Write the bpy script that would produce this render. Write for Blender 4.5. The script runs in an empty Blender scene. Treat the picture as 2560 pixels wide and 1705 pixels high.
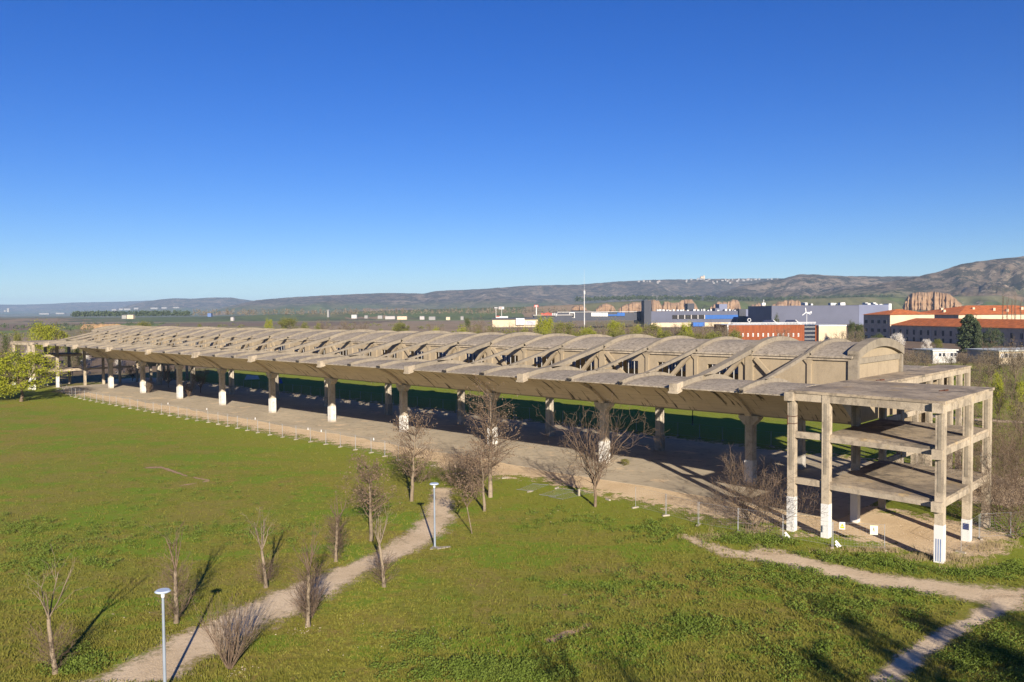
import bpy, math, random
import numpy as np
from mathutils import Matrix, Vector

# ------------------------------------------------------------------ camera, world, sun
F, PIT, ROLL, CH = 2050.44, 0.0363, -0.007, 18.5          # focal (px of the 2560 px photo), pitch, roll, height
X0, Y0, TH = 24.98, 85.75, -0.7571                         # hangar origin and heading
S, WROW = 19.127, 12.076                                   # column bay, distance of the two column rows
S3 = S / 3
scene = bpy.context.scene
COL = scene.collection

cd = bpy.data.cameras.new("camera")
cam = bpy.data.objects.new("camera", cd)
COL.objects.link(cam)
cd.sensor_width = 36
cd.lens = F / 2560 * 36
cd.clip_start = 0.5
cd.clip_end = 40000
cam.matrix_world = Matrix.Translation((0, 0, CH)) @ Matrix.Rotation(math.pi / 2 - PIT, 4, 'X') @ Matrix.Rotation(ROLL, 4, 'Z')
scene.camera = cam

SUN_EL = math.radians(18.6)
SUN_AZ = math.radians(-10.7)                               # heading in which shadows fall, from +Y towards +X
world = bpy.data.worlds.new("World")
scene.world = world
world.use_nodes = True
wn = world.node_tree.nodes
sky = wn.new('ShaderNodeTexSky')
sky.sky_type = 'NISHITA'
sky.sun_disc = False
sky.sun_elevation = SUN_EL
sky.sun_rotation = SUN_AZ + math.pi
sky.altitude = 600
sky.air_density = 1.0
sky.dust_density = 0.0
sky.ozone_density = 6.0
hs = wn.new('ShaderNodeHueSaturation')                    # camera-like colour response, the same over the whole sky
hs.inputs['Hue'].default_value = 0.520
hs.inputs['Saturation'].default_value = 1.19
world.node_tree.links.new(sky.outputs[0], hs.inputs['Color'])
world.node_tree.links.new(hs.outputs[0], wn['Background'].inputs[0])
wn['Background'].inputs[1].default_value = 0.056
sl = bpy.data.lights.new("sun", 'SUN')
sl.energy = 5.0
sl.angle = math.radians(0.53)
sl.color = (1.0, 0.89, 0.73)
sun = bpy.data.objects.new("sun", sl)
COL.objects.link(sun)
SD = Vector((math.sin(SUN_AZ) * math.cos(SUN_EL), math.cos(SUN_AZ) * math.cos(SUN_EL), -math.sin(SUN_EL)))
sun.rotation_euler = SD.to_track_quat('-Z', 'Y').to_euler()
sun.location = (30, -60, 60)
vs = scene.view_settings
vs.view_transform = 'Standard'
vs.look = 'None'
vs.exposure = 1.06
vs.gamma = 1.0
vs.use_curve_mapping = False
scene.cycles.use_denoising = True
scene.cycles.denoising_prefilter = 'NONE'
scene.cycles.max_bounces = 6
scene.cycles.volume_bounces = 0
scene.cycles.transparent_max_bounces = 12

# ------------------------------------------------------------------ helpers
rnd = random.Random(7)


def smooth(a, b, x):
    t = min(1.0, max(0.0, (x - a) / (b - a)))
    return t * t * (3 - 2 * t)


def ray(px, py):
    x, y = px - 1280, py - 852.5
    c, s = math.cos(-ROLL), math.sin(-ROLL)
    x, y = c * x - s * y, s * x + c * y
    c, s = math.cos(PIT), math.sin(PIT)
    return x, F * c - y * s, -F * s - y * c


def gp(px, py, z=0.0):
    """ground point under a photo pixel"""
    d = ray(px, py)
    t = (z - CH) / d[2]
    return d[0] * t, d[1] * t


def at(px, py, D):
    """point under a photo pixel at forward distance D"""
    d = ray(px, py)
    t = D / d[1]
    return Vector((d[0] * t, D, CH + d[2] * t))


def ground_h(x, y):
    r = math.hypot(x, y)
    if r < 150 or y < 0:
        return 0.0
    az = math.atan2(x, y)
    return 2.6 * smooth(160, 330, r) * smooth(-0.02, 0.3, az)


UX, UY = math.cos(TH), math.sin(TH)


def hw(u, v, w=0.0):
    """hangar coordinates (u along, v out to the front, w up) to world"""
    return X0 + u * UX + v * math.sin(TH), Y0 + u * UY - v * math.cos(TH), w


def uv_of(x, y):
    dx, dy = x - X0, y - Y0
    return dx * UX + dy * UY, dx * math.sin(TH) - dy * math.cos(TH)


class MB:
    """collects faces, builds one mesh"""
    def __init__(s):
        s.v, s.f = [], []

    def add(s, vs_, fs):
        o = len(s.v)
        s.v += [tuple(p) for p in vs_]
        s.f += [tuple(i + o for i in f) for f in fs]
        return s

    def box(s, x0, x1, y0, y1, z0, z1):
        if x0 > x1: x0, x1 = x1, x0
        if y0 > y1: y0, y1 = y1, y0
        return s.add([(x0, y0, z0), (x1, y0, z0), (x1, y1, z0), (x0, y1, z0), (x0, y0, z1), (x1, y0, z1), (x1, y1, z1), (x0, y1, z1)],
                     [(0, 3, 2, 1), (4, 5, 6, 7), (0, 1, 5, 4), (1, 2, 6, 5), (2, 3, 7, 6), (3, 0, 4, 7)])

    def hexa(s, p):   # 8 points: bottom ring then top ring
        return s.add(p, [(0, 3, 2, 1), (4, 5, 6, 7), (0, 1, 5, 4), (1, 2, 6, 5), (2, 3, 7, 6), (3, 0, 4, 7)])

    def band(s, top, bot, axis0, axis1, fn):
        """closed solid between two profiles (lists of 2-D points) extruded from axis0 to axis1; fn(a, p) -> xyz"""
        n = len(top)
        V = []
        for a in (axis0, axis1):
            V += [fn(a, p) for p in top] + [fn(a, p) for p in bot]
        Fc = []
        m = 2 * n
        for i in range(n - 1):
            Fc += [(i, i + 1, m + i + 1, m + i), (n + i, m + n + i, m + n + i + 1, n + i + 1),
                   (i, n + i, n + i + 1, i + 1), (m + i, m + i + 1, m + n + i + 1, m + n + i)]
        Fc += [(0, m, m + n, n), (n - 1, 2 * n - 1, m + 2 * n - 1, m + n - 1)]
        return s.add(V, Fc)

    def beam(s, a, b, wd, hg):
        a, b = Vector(a), Vector(b)
        d = (b - a).normalized()
        up = Vector((0, 0, 1)) if abs(d.z) < 0.95 else Vector((1, 0, 0))
        sd = d.cross(up).normalized() * (wd / 2)
        u2 = sd.cross(d).normalized() * (hg / 2)
        return s.hexa([a - sd - u2, b - sd - u2, b + sd - u2, a + sd - u2, a - sd + u2, b - sd + u2, b + sd + u2, a + sd + u2])

    def cyl(s, a, b, r0, r1, n=8, cap=True):
        a, b = Vector(a), Vector(b)
        d = (b - a).normalized()
        t = Vector((1, 0, 0)) if abs(d.x) < 0.8 else Vector((0, 1, 0))
        e1 = d.cross(t).normalized()
        e2 = d.cross(e1)
        V = []
        for p, r in ((a, r0), (b, r1)):
            for i in range(n):
                q = 2 * math.pi * i / n
                V.append(p + e1 * (r * math.cos(q)) + e2 * (r * math.sin(q)))
        Fc = [(i, (i + 1) % n, n + (i + 1) % n, n + i) for i in range(n)]
        if cap:
            Fc += [tuple(range(n - 1, -1, -1)), tuple(range(n, 2 * n))]
        return s.add(V, Fc)

    def mesh(s, name):
        m = bpy.data.meshes.new(name)
        m.from_pydata(s.v, [], s.f)
        return m

    def build(s, name, mt, parent=None, loc=(0, 0, 0), rz=0.0, sm=False):
        return place(name, s.mesh(name), mt, parent, loc, rz, sm)


def place(name, mesh, mt, parent=None, loc=(0, 0, 0), rz=0.0, sm=False):
    if mt is not None and not mesh.materials:
        mesh.materials.append(mt)
    if sm:
        mesh.polygons.foreach_set('use_smooth', [True] * len(mesh.polygons))
    o = bpy.data.objects.new(name, mesh)
    COL.objects.link(o)
    o.parent = parent
    o.location = loc
    o.rotation_euler = (0, 0, rz)
    return o


def np_mesh(name, verts, faces):
    """verts (N,3), faces (M,k) arrays"""
    m = bpy.data.meshes.new(name)
    verts = np.asarray(verts, np.float32)
    faces = np.asarray(faces, np.int32)
    k = faces.shape[1]
    m.vertices.add(len(verts))
    m.vertices.foreach_set('co', verts.ravel())
    m.loops.add(faces.size)
    m.loops.foreach_set('vertex_index', faces.ravel())
    m.polygons.add(len(faces))
    m.polygons.foreach_set('loop_start', np.arange(0, faces.size, k, dtype=np.int32))
    m.polygons.foreach_set('loop_total', np.full(len(faces), k, np.int32))
    m.update(calc_edges=True)
    return m


def tag(o, label=None, cat=None, group=None, kind=None):
    if label: o['label'] = label
    if cat: o['category'] = cat
    if group: o['group'] = group
    if kind: o['kind'] = kind
    return o


def empty(name, loc=(0, 0, 0), rz=0.0):
    o = bpy.data.objects.new(name, None)
    COL.objects.link(o)
    o.location = loc
    o.rotation_euler = (0, 0, rz)
    o.empty_display_size = 0.3
    return o


def copy_tree(o, parent=None):
    c = o.copy()
    COL.objects.link(c)
    c.parent = parent
    for ch in list(o.children):
        copy_tree(ch, c)
    return c


# ------------------------------------------------------------------ materials
class NT:
    def __init__(s, name, rough=0.9, spec=0.2):
        s.m = bpy.data.materials.new(name)
        s.m.use_nodes = True
        s.nt = s.m.node_tree
        s.b = s.nt.nodes['Principled BSDF']
        s.b.inputs['Roughness'].default_value = rough
        s.b.inputs['Specular IOR Level'].default_value = spec
        g = s.nt.nodes.new('ShaderNodeNewGeometry')
        s.pos = g.outputs['Position']
        s.geo = g

    def new(s, t):
        return s.nt.nodes.new(t)

    def link(s, a, b):
        s.nt.links.new(a, b)

    def map(s, scale=(1, 1, 1), rot=(0, 0, 0), loc=(0, 0, 0), src=None):
        n = s.new('ShaderNodeMapping')
        n.inputs['Scale'].default_value = scale
        n.inputs['Rotation'].default_value = rot
        n.inputs['Location'].default_value = loc
        s.link(src or s.pos, n.inputs['Vector'])
        return n.outputs[0]

    def noise(s, scale, detail=4, rough=0.55, vec=None, dist=0.0):
        n = s.new('ShaderNodeTexNoise')
        n.inputs['Scale'].default_value = scale
        n.inputs['Detail'].default_value = detail
        n.inputs['Roughness'].default_value = rough
        n.inputs['Distortion'].default_value = dist
        s.link(vec or s.pos, n.inputs['Vector'])
        return n.outputs['Fac']

    def vor(s, scale, vec=None, out='Color'):
        n = s.new('ShaderNodeTexVoronoi')
        n.inputs['Scale'].default_value = scale
        s.link(vec or s.pos, n.inputs['Vector'])
        return n.outputs[out]

    def ramp(s, fac, lo, hi, a=0.0, b=1.0):
        n = s.new('ShaderNodeMapRange')
        n.interpolation_type = 'SMOOTHSTEP'
        n.inputs['From Min'].default_value = lo
        n.inputs['From Max'].default_value = hi
        n.inputs['To Min'].default_value = a
        n.inputs['To Max'].default_value = b
        s.link(fac, n.inputs['Value'])
        return n.outputs[0]

    def math(s, op, a, b=None):
        n = s.new('ShaderNodeMath')
        n.operation = op
        for i, q in enumerate((a, b)):
            if q is None: continue
            if isinstance(q, (int, float)): n.inputs[i].default_value = q
            else: s.link(q, n.inputs[i])
        return n.outputs[0]

    def mix(s, fac, a, b):
        n = s.new('ShaderNodeMix')
        n.data_type = 'RGBA'
        if isinstance(fac, (int, float)): n.inputs[0].default_value = fac
        else: s.link(fac, n.inputs[0])
        for i, q in ((6, a), (7, b)):
            if isinstance(q, tuple): n.inputs[i].default_value = (*q, 1)
            else: s.link(q, n.inputs[i])
        return n.outputs[2]

    def xyz(s):
        n = s.new('ShaderNodeSeparateXYZ')
        s.link(s.pos, n.inputs[0])
        return n.outputs

    def color(s, c):
        if isinstance(c, tuple): s.b.inputs['Base Color'].default_value = (*c, 1)
        else: s.link(c, s.b.inputs['Base Color'])

    def bump(s, h, strength=0.4, dist=0.05):
        n = s.new('ShaderNodeBump')
        n.inputs['Strength'].default_value = strength
        n.inputs['Distance'].default_value = dist
        s.link(h, n.inputs['Height'])
        s.link(n.outputs[0], s.b.inputs['Normal'])

    def alpha(s, f):
        s.link(f, s.b.inputs['Alpha'])


def plain(name, c, rough=0.7, metal=0.0, var=0.12, scale=1.5):
    t = NT(name, rough)
    n = t.noise(scale, 5, 0.6)
    dk = tuple(x * (1 - 2 * var) for x in c)
    lt = tuple(min(1, x * (1 + var)) for x in c)
    t.color(t.mix(t.ramp(n, 0.3, 0.7), dk, lt))
    t.b.inputs['Metallic'].default_value = metal
    return t.m


def concrete(name, base, dark, light, streak=0.5, boards=False, lichen=0.0, blot=0.55, grime=0.45):
    t = NT(name, 0.93, 0.15)
    n1 = t.noise(0.28, 6, 0.62)
    n2 = t.noise(2.2, 5, 0.6)
    n3 = t.noise(14, 3, 0.6)
    st = t.noise(1.0, 5, 0.65, t.map((1.6, 1.6, 0.12)))
    c = t.mix(t.ramp(n1, 0.35, 0.68), base, light)
    c = t.mix(t.math('MULTIPLY', t.ramp(n2, 0.48, 0.75), blot), c, dark)
    if streak:
        c = t.mix(t.math('MULTIPLY', t.ramp(st, 0.5, 0.72), streak), c, dark)
    if lichen:
        l = t.noise(0.45, 7, 0.7)
        c = t.mix(t.math('MULTIPLY', t.ramp(l, 0.58, 0.7), lichen), c, (0.33, 0.23, 0.06))
    gr = t.noise(0.75, 8, 0.72, t.map((1, 1, 0.7), loc=(5, 9, 2)))
    c = t.mix(t.math('MULTIPLY', t.ramp(gr, 0.50, 0.60), grime), c, tuple(x * 0.62 for x in dark))
    c = t.mix(t.math('MULTIPLY', t.ramp(n3, 0.45, 0.65), 0.35), c, dark)
    t.color(c)
    h = t.math('ADD', t.math('MULTIPLY', n3, 0.4), n2)
    t.bump(h, 0.35, 0.03)
    return t.m


M = {}
M['concrete'] = concrete('weathered_concrete', (0.359, 0.300, 0.226), (0.162, 0.135, 0.109), (0.444, 0.374, 0.282), 0.45, lichen=0.25)
M['column'] = concrete('column_concrete', (0.46, 0.40, 0.32), (0.19, 0.165, 0.135), (0.56, 0.50, 0.41), 0.6, grime=0.25)
M['wall'] = concrete('cream_render', (0.311, 0.252, 0.174), (0.200, 0.163, 0.116), (0.333, 0.271, 0.189), 0.35, blot=0.25, grime=0.16)
M['rib'] = concrete('rib_concrete', (0.230, 0.198, 0.153), (0.131, 0.112, 0.092), (0.277, 0.238, 0.184), 0.15, lichen=0.15, grime=0.25)

# gravel roof skin
t = NT('roof_skin', 0.95, 0.1)
g1 = t.noise(2.6, 6, 0.8)
g2 = t.noise(0.22, 6, 0.65)
g3 = t.vor(9)
c = t.mix(t.ramp(g2, 0.35, 0.66), (0.28, 0.24, 0.19), (0.36, 0.305, 0.235))
c = t.mix(t.math('MULTIPLY', t.ramp(g1, 0.5, 0.62), 0.75), c, (0.13, 0.11, 0.09))
c = t.mix(t.math('MULTIPLY', t.ramp(g1, 0.47, 0.38), 0.6), c, (0.46, 0.40, 0.33))
t.color(c)
t.bump(g1, 0.7, 0.08)
M['roof'] = t.m

# soffit with board marks and damp streaks running down the slope (across the hangar axis)
t = NT('soffit_concrete', 0.93, 0.12)
rot = (0, 0, -TH)
b1 = t.noise(1.0, 4, 0.6, t.map((0.25, 3, 9), (0, 0, 0), src=t.map((1, 1, 1), rot)))
sv = t.noise(1.0, 5, 0.65, t.map((1.3, 0.10, 0.22), src=t.map((1, 1, 1), rot)))
n1 = t.noise(0.3, 5, 0.6)
c = t.mix(t.ramp(n1, 0.35, 0.7), (0.54, 0.45, 0.33), (0.62, 0.525, 0.39))
c = t.mix(t.math('MULTIPLY', t.ramp(b1, 0.5, 0.7), 0.45), c, (0.26, 0.21, 0.155))
c = t.mix(t.ramp(sv, 0.575, 0.655), c, (0.085, 0.07, 0.055))
t.color(c)
t.bump(b1, 0.3, 0.03)
M['soffit'] = t.m

t = NT('annex_slab', 0.95, 0.1)
k1 = t.noise(0.22, 6, 0.65, t.map((1, 1, 3), loc=(3, 7, 1)))
k2 = t.noise(1.5, 6, 0.75)
k3 = t.noise(0.35, 6, 0.7, t.map((1, 1, 1), loc=(30, 2, 5)))
c = t.mix(t.ramp(k1, 0.40, 0.60), (0.25, 0.205, 0.155), (0.40, 0.325, 0.235))
c = t.mix(t.math('MULTIPLY', t.ramp(k3, 0.54, 0.64), 0.8), c, (0.10, 0.088, 0.075))
c = t.mix(t.math('MULTIPLY', t.ramp(k3, 0.42, 0.34), 0.6), c, (0.43, 0.30, 0.14))
c = t.mix(t.math('MULTIPLY', t.ramp(k2, 0.48, 0.62), 0.6), c, (0.15, 0.125, 0.10))
t.color(c)
t.bump(k2, 0.5, 0.04)
M['slab'] = t.m
# painted column feet with scrawls
t = NT('white_paint', 0.7, 0.3)
n1 = t.noise(3, 6, 0.7)
sc_ = t.noise(2.6, 2, 0.5, dist=2.5)
line = t.math('ABSOLUTE', t.math('SUBTRACT', sc_, 0.5))
area = t.ramp(t.noise(0.16, 2, 0.5), 0.62, 0.66)
c = t.mix(t.ramp(n1, 0.50, 0.72), (0.55, 0.54, 0.52), (0.33, 0.29, 0.24))
c = t.mix(t.math('MULTIPLY', t.ramp(line, 0.022, 0.012), area), c, (0.06, 0.06, 0.08))
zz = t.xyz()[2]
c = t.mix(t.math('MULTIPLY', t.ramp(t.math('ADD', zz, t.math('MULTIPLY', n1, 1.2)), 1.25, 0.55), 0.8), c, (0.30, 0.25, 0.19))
c = t.mix(t.math('MULTIPLY', t.ramp(t.noise(1.0, 5, 0.7, t.map((5, 5, 0.5))), 0.52, 0.66), 0.5), c, (0.27, 0.24, 0.20))
t.color(c)
M['white'] = t.m
t = NT('clean_white_paint', 0.7, 0.3)
t.color(t.mix(t.ramp(t.noise(2.5, 6, 0.7), 0.6, 0.8), (0.57, 0.565, 0.555), (0.36, 0.31, 0.25)))
M['white2'] = t.m

# hangar floor
t = NT('floor_concrete', 0.9, 0.2)
f1 = t.noise(0.09, 6, 0.65)
f2 = t.noise(0.8, 6, 0.7)
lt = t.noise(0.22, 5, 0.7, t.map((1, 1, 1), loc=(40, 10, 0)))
hm = t.map((1, 1, 1), (0, 0, -TH))
br = t.new('ShaderNodeTexBrick')
br.offset = 0.0
br.inputs['Scale'].default_value = 0.16
br.inputs['Mortar Size'].default_value = 0.006
br.inputs['Brick Width'].default_value = 1.0
br.inputs['Row Height'].default_value = 1.0
t.link(hm, br.inputs['Vector'])
c = t.mix(t.ramp(f1, 0.35, 0.68), (0.40, 0.34, 0.255), (0.50, 0.425, 0.315))
c = t.mix(t.math('MULTIPLY', t.ramp(f2, 0.5, 0.66), 0.65), c, (0.25, 0.215, 0.165))
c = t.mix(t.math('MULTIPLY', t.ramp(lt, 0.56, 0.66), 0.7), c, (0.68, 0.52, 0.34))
c = t.mix(t.math('MULTIPLY', br.outputs['Fac'], 0.45), c, (0.15, 0.12, 0.09))
t.color(c)
t.bump(f2, 0.2, 0.03)
M['floor'] = t.m


def sheet_mat(name, ca, cb, cdark, grass=None, soft=0.5, speck=None):
    """earth sheets whose rim frays by a noise threshold on the 'rim' attribute (1 inside, 0 at the rim)"""
    t = NT(name, 0.97, 0.08)
    n1 = t.noise(0.25, 6, 0.65)
    n2 = t.noise(3.0, 5, 0.7)
    n3 = t.noise(11, 3, 0.7)
    c = t.mix(t.ramp(n1, 0.35, 0.66), ca, cb)
    c = t.mix(t.math('MULTIPLY', t.ramp(n2, 0.5, 0.7), 0.5), c, cdark)
    c = t.mix(t.math('MULTIPLY', t.ramp(n3, 0.52, 0.68), 0.45), c, cdark)
    if speck:
        c = t.mix(t.math('MULTIPLY', t.ramp(t.noise(17, 2, 0.6), 0.6, 0.68), 0.7), c, speck)
    t.color(c)
    t.bump(t.math('ADD', n2, n3), 0.7, 0.06)
    at_ = t.new('ShaderNodeAttribute')
    at_.attribute_name = 'rim'
    e = t.math('ADD', at_.outputs['Fac'], t.math('MULTIPLY', t.math('SUBTRACT', t.noise(0.55, 6, 0.72), 0.5), 2.1))
    e = t.math('ADD', e, t.math('MULTIPLY', t.math('SUBTRACT', t.noise(4, 4, 0.75), 0.5), 1.1))
    t.alpha(t.ramp(e, 0.48 - soft / 2, 0.48 + soft / 2))
    return t.m


M['dirt'] = sheet_mat('bare_earth', (0.62, 0.465, 0.29), (0.72, 0.56, 0.365), (0.44, 0.32, 0.19), soft=0.18)
M['path'] = sheet_mat('gravel_path', (0.60, 0.46, 0.29), (0.70, 0.55, 0.365), (0.40, 0.29, 0.17), soft=0.75, speck=(0.70, 0.62, 0.5))
M['rubble'] = sheet_mat('stony_earth', (0.43, 0.31, 0.195), (0.5, 0.375, 0.24), (0.27, 0.19, 0.12), soft=0.2, speck=(0.68, 0.56, 0.42))
M['scuff'] = sheet_mat('worn_turf', (0.36, 0.24, 0.15), (0.42, 0.29, 0.18), (0.22, 0.15, 0.09), soft=0.5)

# ground: turf near, fields and scrub further out
t = NT('turf_and_fields', 1.0, 0.05)
X_, Y_, Z_ = t.xyz()
a1 = t.noise(0.035, 5, 0.6)
a2 = t.noise(0.35, 6, 0.68)
a3 = t.noise(3.2, 5, 0.72)
a4 = t.noise(15, 3, 0.7)
wisp = t.noise(1.0, 6, 0.78, t.map((0.5, 2.2, 1), (0, 0, 0.2)))
c = t.mix(t.ramp(a1, 0.42, 0.58), (0.250, 0.210, 0.038), (0.195, 0.215, 0.028))
c = t.mix(t.math('MULTIPLY', t.ramp(a2, 0.50, 0.62), 0.7), c, (0.150, 0.195, 0.022))
c = t.mix(t.math('MULTIPLY', t.ramp(a2, 0.46, 0.36), 0.7), c, (0.255, 0.178, 0.060))
c = t.mix(t.math('MULTIPLY', t.ramp(wisp, 0.52, 0.64), 0.65), c, (0.275, 0.290, 0.052))
c = t.mix(t.math('MULTIPLY', t.ramp(a3, 0.50, 0.62), 0.75), c, (0.090, 0.092, 0.014))
c = t.mix(t.math('MULTIPLY', t.ramp(a4, 0.50, 0.62), 0.65), c, (0.33, 0.30, 0.080))
mid = t.noise(0.11, 6, 0.7, t.map((1, 1.5, 1), loc=(60, 20, 0)))
c = t.mix(t.math('MULTIPLY', t.ramp(mid, 0.52, 0.58), 0.7), c, (0.150, 0.245, 0.022))
c = t.mix(t.math('MULTIPLY', t.ramp(mid, 0.48, 0.40), 0.55), c, (0.255, 0.200, 0.060))
vv_ = t.math('SUBTRACT', t.math('MULTIPLY', t.math('SUBTRACT', X_, X0), math.sin(TH)), t.math('MULTIPLY', t.math('SUBTRACT', Y_, Y0), math.cos(TH)))
rimg = t.math('MULTIPLY', t.ramp(t.math('ADD', vv_, t.math('MULTIPLY', a2, 16)), 40, 22), t.ramp(a3, 0.3, 0.6, 0.4, 0.85))
c = t.mix(rimg, c, (0.205, 0.245, 0.030))
dirtn = t.ramp(t.noise(0.75, 5, 0.75, t.map((0.6, 1.2, 1), loc=(17, 3, 0))), 0.65, 0.72)
c = t.mix(t.math('MULTIPLY', dirtn, 0.8), c, (0.30, 0.20, 0.115))
dn = t.new('ShaderNodeVectorMath'); dn.operation = 'LENGTH'
t.link(t.pos, dn.inputs[0])
r_ = dn.outputs['Value']
X, Y, Z = t.xyz()
fcol = t.vor(0.0045, t.map((1.0, 0.42, 0), (0, 0, 0.5)))
fs = t.new('ShaderNodeSeparateColor'); t.link(fcol, fs.inputs[0])
fr, fg = fs.outputs[0], fs.outputs[1]
fc = t.mix(t.ramp(fr, 0.45, 0.5), (0.20, 0.145, 0.10), (0.235, 0.20, 0.105))
fc = t.mix(t.ramp(fg, 0.66, 0.7), fc, (0.16, 0.20, 0.055))
fc = t.mix(t.ramp(fg, 0.2, 0.15), fc, (0.30, 0.225, 0.145))
fc = t.mix(t.math('MULTIPLY', t.ramp(t.noise(0.02, 6, 0.7), 0.45, 0.7), 0.6), fc, (0.115, 0.092, 0.062))
far = t.math('MULTIPLY', t.ramp(t.math('ADD', r_, t.math('MULTIPLY', t.noise(0.012, 4), 140)), 330, 390), 1.0)
scrub = t.mix(t.ramp(t.noise(0.05, 6, 0.75), 0.42, 0.62), (0.23, 0.165, 0.09), (0.135, 0.12, 0.05))
lf = t.math('MULTIPLY', t.ramp(X, -95, -125), t.ramp(t.math('ADD', Y, t.math('MULTIPLY', X, 0.25)), 170, 190))
c = t.mix(lf, c, scrub)
c = t.mix(far, c, fc)
t.color(c)
t.bump(t.math('ADD', a3, t.math('MULTIPLY', a4, 0.5)), 0.6, 0.10)
M['ground'] = t.m

# hills
t = NT('hill_scrub', 1.0, 0.05)
h1 = t.noise(0.0022, 7, 0.65)
h2 = t.noise(0.012, 6, 0.72)
h3 = t.noise(0.05, 4, 0.7)
X, Y, Z = t.xyz()
nz = t.new('ShaderNodeSeparateXYZ'); t.link(t.geo.outputs['Normal'], nz.inputs[0])
h4 = t.noise(0.028, 6, 0.8)
c = t.mix(t.ramp(h1, 0.42, 0.60), (0.15, 0.115, 0.08), (0.24, 0.185, 0.13))
c = t.mix(t.ramp(h2, 0.46, 0.54), c, (0.060, 0.052, 0.036))
c = t.mix(t.math('MULTIPLY', t.ramp(h4, 0.50, 0.56), 0.85), c, (0.026, 0.030, 0.020))
c = t.mix(t.math('MULTIPLY', t.ramp(h3, 0.56, 0.62), 0.6), c, (0.30, 0.24, 0.17))
low = t.ramp(Z, 85, 35)
gf = t.vor(0.006, t.map((1, 0.5, 0)))
gs = t.new('ShaderNodeSeparateColor'); t.link(gf, gs.inputs[0])
gc = t.mix(t.ramp(gs.outputs[0], 0.5, 0.55), (0.135, 0.135, 0.06), (0.095, 0.125, 0.04))
gc = t.mix(t.ramp(gs.outputs[1], 0.75, 0.8), gc, (0.25, 0.18, 0.11))
gc = t.mix(t.math('MULTIPLY', t.ramp(h2, 0.52, 0.6), 0.7), gc, (0.07, 0.075, 0.04))
c = t.mix(t.math('MULTIPLY', low, 0.85), c, gc)
scar = t.math('MULTIPLY', t.ramp(t.noise(0.006, 6, 0.75, t.map((1, 1, 2.5))), 0.56, 0.62), t.ramp(nz.outputs[2], 0.97, 0.90))
c = t.mix(scar, c, (0.40, 0.32, 0.235))
t.color(c)
M['hill'] = t.m

t = NT('ochre_rock', 1.0, 0.05)
r1 = t.noise(1.0, 5, 0.7, t.map((0.12, 0.12, 0.02)))
r2 = t.noise(0.05, 6, 0.7)
r3 = t.noise(1.0, 3, 0.6, t.map((0.01, 0.01, 0.25)))
c = t.mix(t.ramp(r2, 0.35, 0.65), (0.225, 0.145, 0.085), (0.30, 0.205, 0.13))
c = t.mix(t.math('MULTIPLY', t.ramp(r1, 0.50, 0.72), 0.5), c, (0.17, 0.095, 0.055))
c = t.mix(t.math('MULTIPLY', t.ramp(r3, 0.5, 0.7), 0.35), c, (0.36, 0.22, 0.13))
t.color(c)
t.bump(r1, 0.35, 1.0)
M['rock'] = t.m


def leafmat(name, a, b, dark, scale=0.5, trans=0.25):
    t = NT(name, 0.75, 0.15)
    oi = t.new('ShaderNodeObjectInfo')
    n = t.noise(scale, 4, 0.7)
    n2 = t.noise(scale * 6, 3, 0.7)
    c = t.mix(t.ramp(n, 0.35, 0.65), a, b)
    c = t.mix(t.math('MULTIPLY', t.ramp(n2, 0.45, 0.65), 0.5), c, dark)
    c = t.mix(t.math('MULTIPLY', oi.outputs['Random'], 0.35), c, a)
    t.color(c)
    if trans:
        tr = t.new('ShaderNodeBsdfTranslucent')
        t.link(c, tr.inputs['Color'])
        mx = t.new('ShaderNodeMixShader')
        mx.inputs[0].default_value = trans
        out = t.nt.nodes['Material Output']
        t.link(t.b.outputs[0], mx.inputs[1])
        t.link(tr.outputs[0], mx.inputs[2])
        t.link(mx.outputs[0], out.inputs['Surface'])
    return t.m


M['spring'] = leafmat('spring_leaf', (0.235, 0.255, 0.02), (0.315, 0.315, 0.035), (0.13, 0.155, 0.018))
M['olive'] = leafmat('olive_leaf', (0.15, 0.16, 0.035), (0.20, 0.19, 0.05), (0.075, 0.085, 0.02))
M['brownleaf'] = leafmat('dead_leaf', (0.195, 0.135, 0.09), (0.235, 0.17, 0.115), (0.11, 0.075, 0.05), 1.0)
M['greybrown'] = leafmat('bare_twig_mass', (0.17, 0.14, 0.095), (0.20, 0.165, 0.11), (0.10, 0.08, 0.055), 0.4, 0.1)
M['conifer'] = leafmat('conifer_leaf', (0.055, 0.075, 0.035), (0.085, 0.105, 0.055), (0.03, 0.042, 0.022), 0.5, 0.05)
M['blossom'] = leafmat('white_blossom', (0.62, 0.58, 0.52), (0.72, 0.68, 0.62), (0.35, 0.32, 0.25), 0.8, 0.2)
M['darkshrub'] = leafmat('evergreen_leaf', (0.06, 0.08, 0.025), (0.09, 0.105, 0.035), (0.03, 0.04, 0.015), 0.5, 0.1)
M['weed'] = leafmat('weed_leaf', (0.115, 0.165, 0.024), (0.17, 0.22, 0.040), (0.06, 0.09, 0.014), 0.7, 0.25)
M['tuft'] = leafmat('grass_blade', (0.165, 0.165, 0.026), (0.235, 0.220, 0.045), (0.11, 0.115, 0.018), 0.6, 0.3)
M['straw'] = leafmat('dry_grass', (0.24, 0.185, 0.10), (0.29, 0.23, 0.13), (0.15, 0.115, 0.06), 0.6, 0.2)
M['bark'] = concrete('pale_bark', (0.191, 0.149, 0.102), (0.086, 0.066, 0.046), (0.264, 0.211, 0.155), 0.3)
M['bark2'] = concrete('brown_bark', (0.155, 0.112, 0.076), (0.079, 0.058, 0.040), (0.202, 0.151, 0.108), 0.2)
M['twig'] = concrete('twig_bark', (0.146, 0.102, 0.071), (0.087, 0.062, 0.043), (0.186, 0.133, 0.096), 0.1)
M['galv'] = plain('galvanised_steel', (0.34, 0.35, 0.37), 0.45, 0.3, 0.08)
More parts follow.
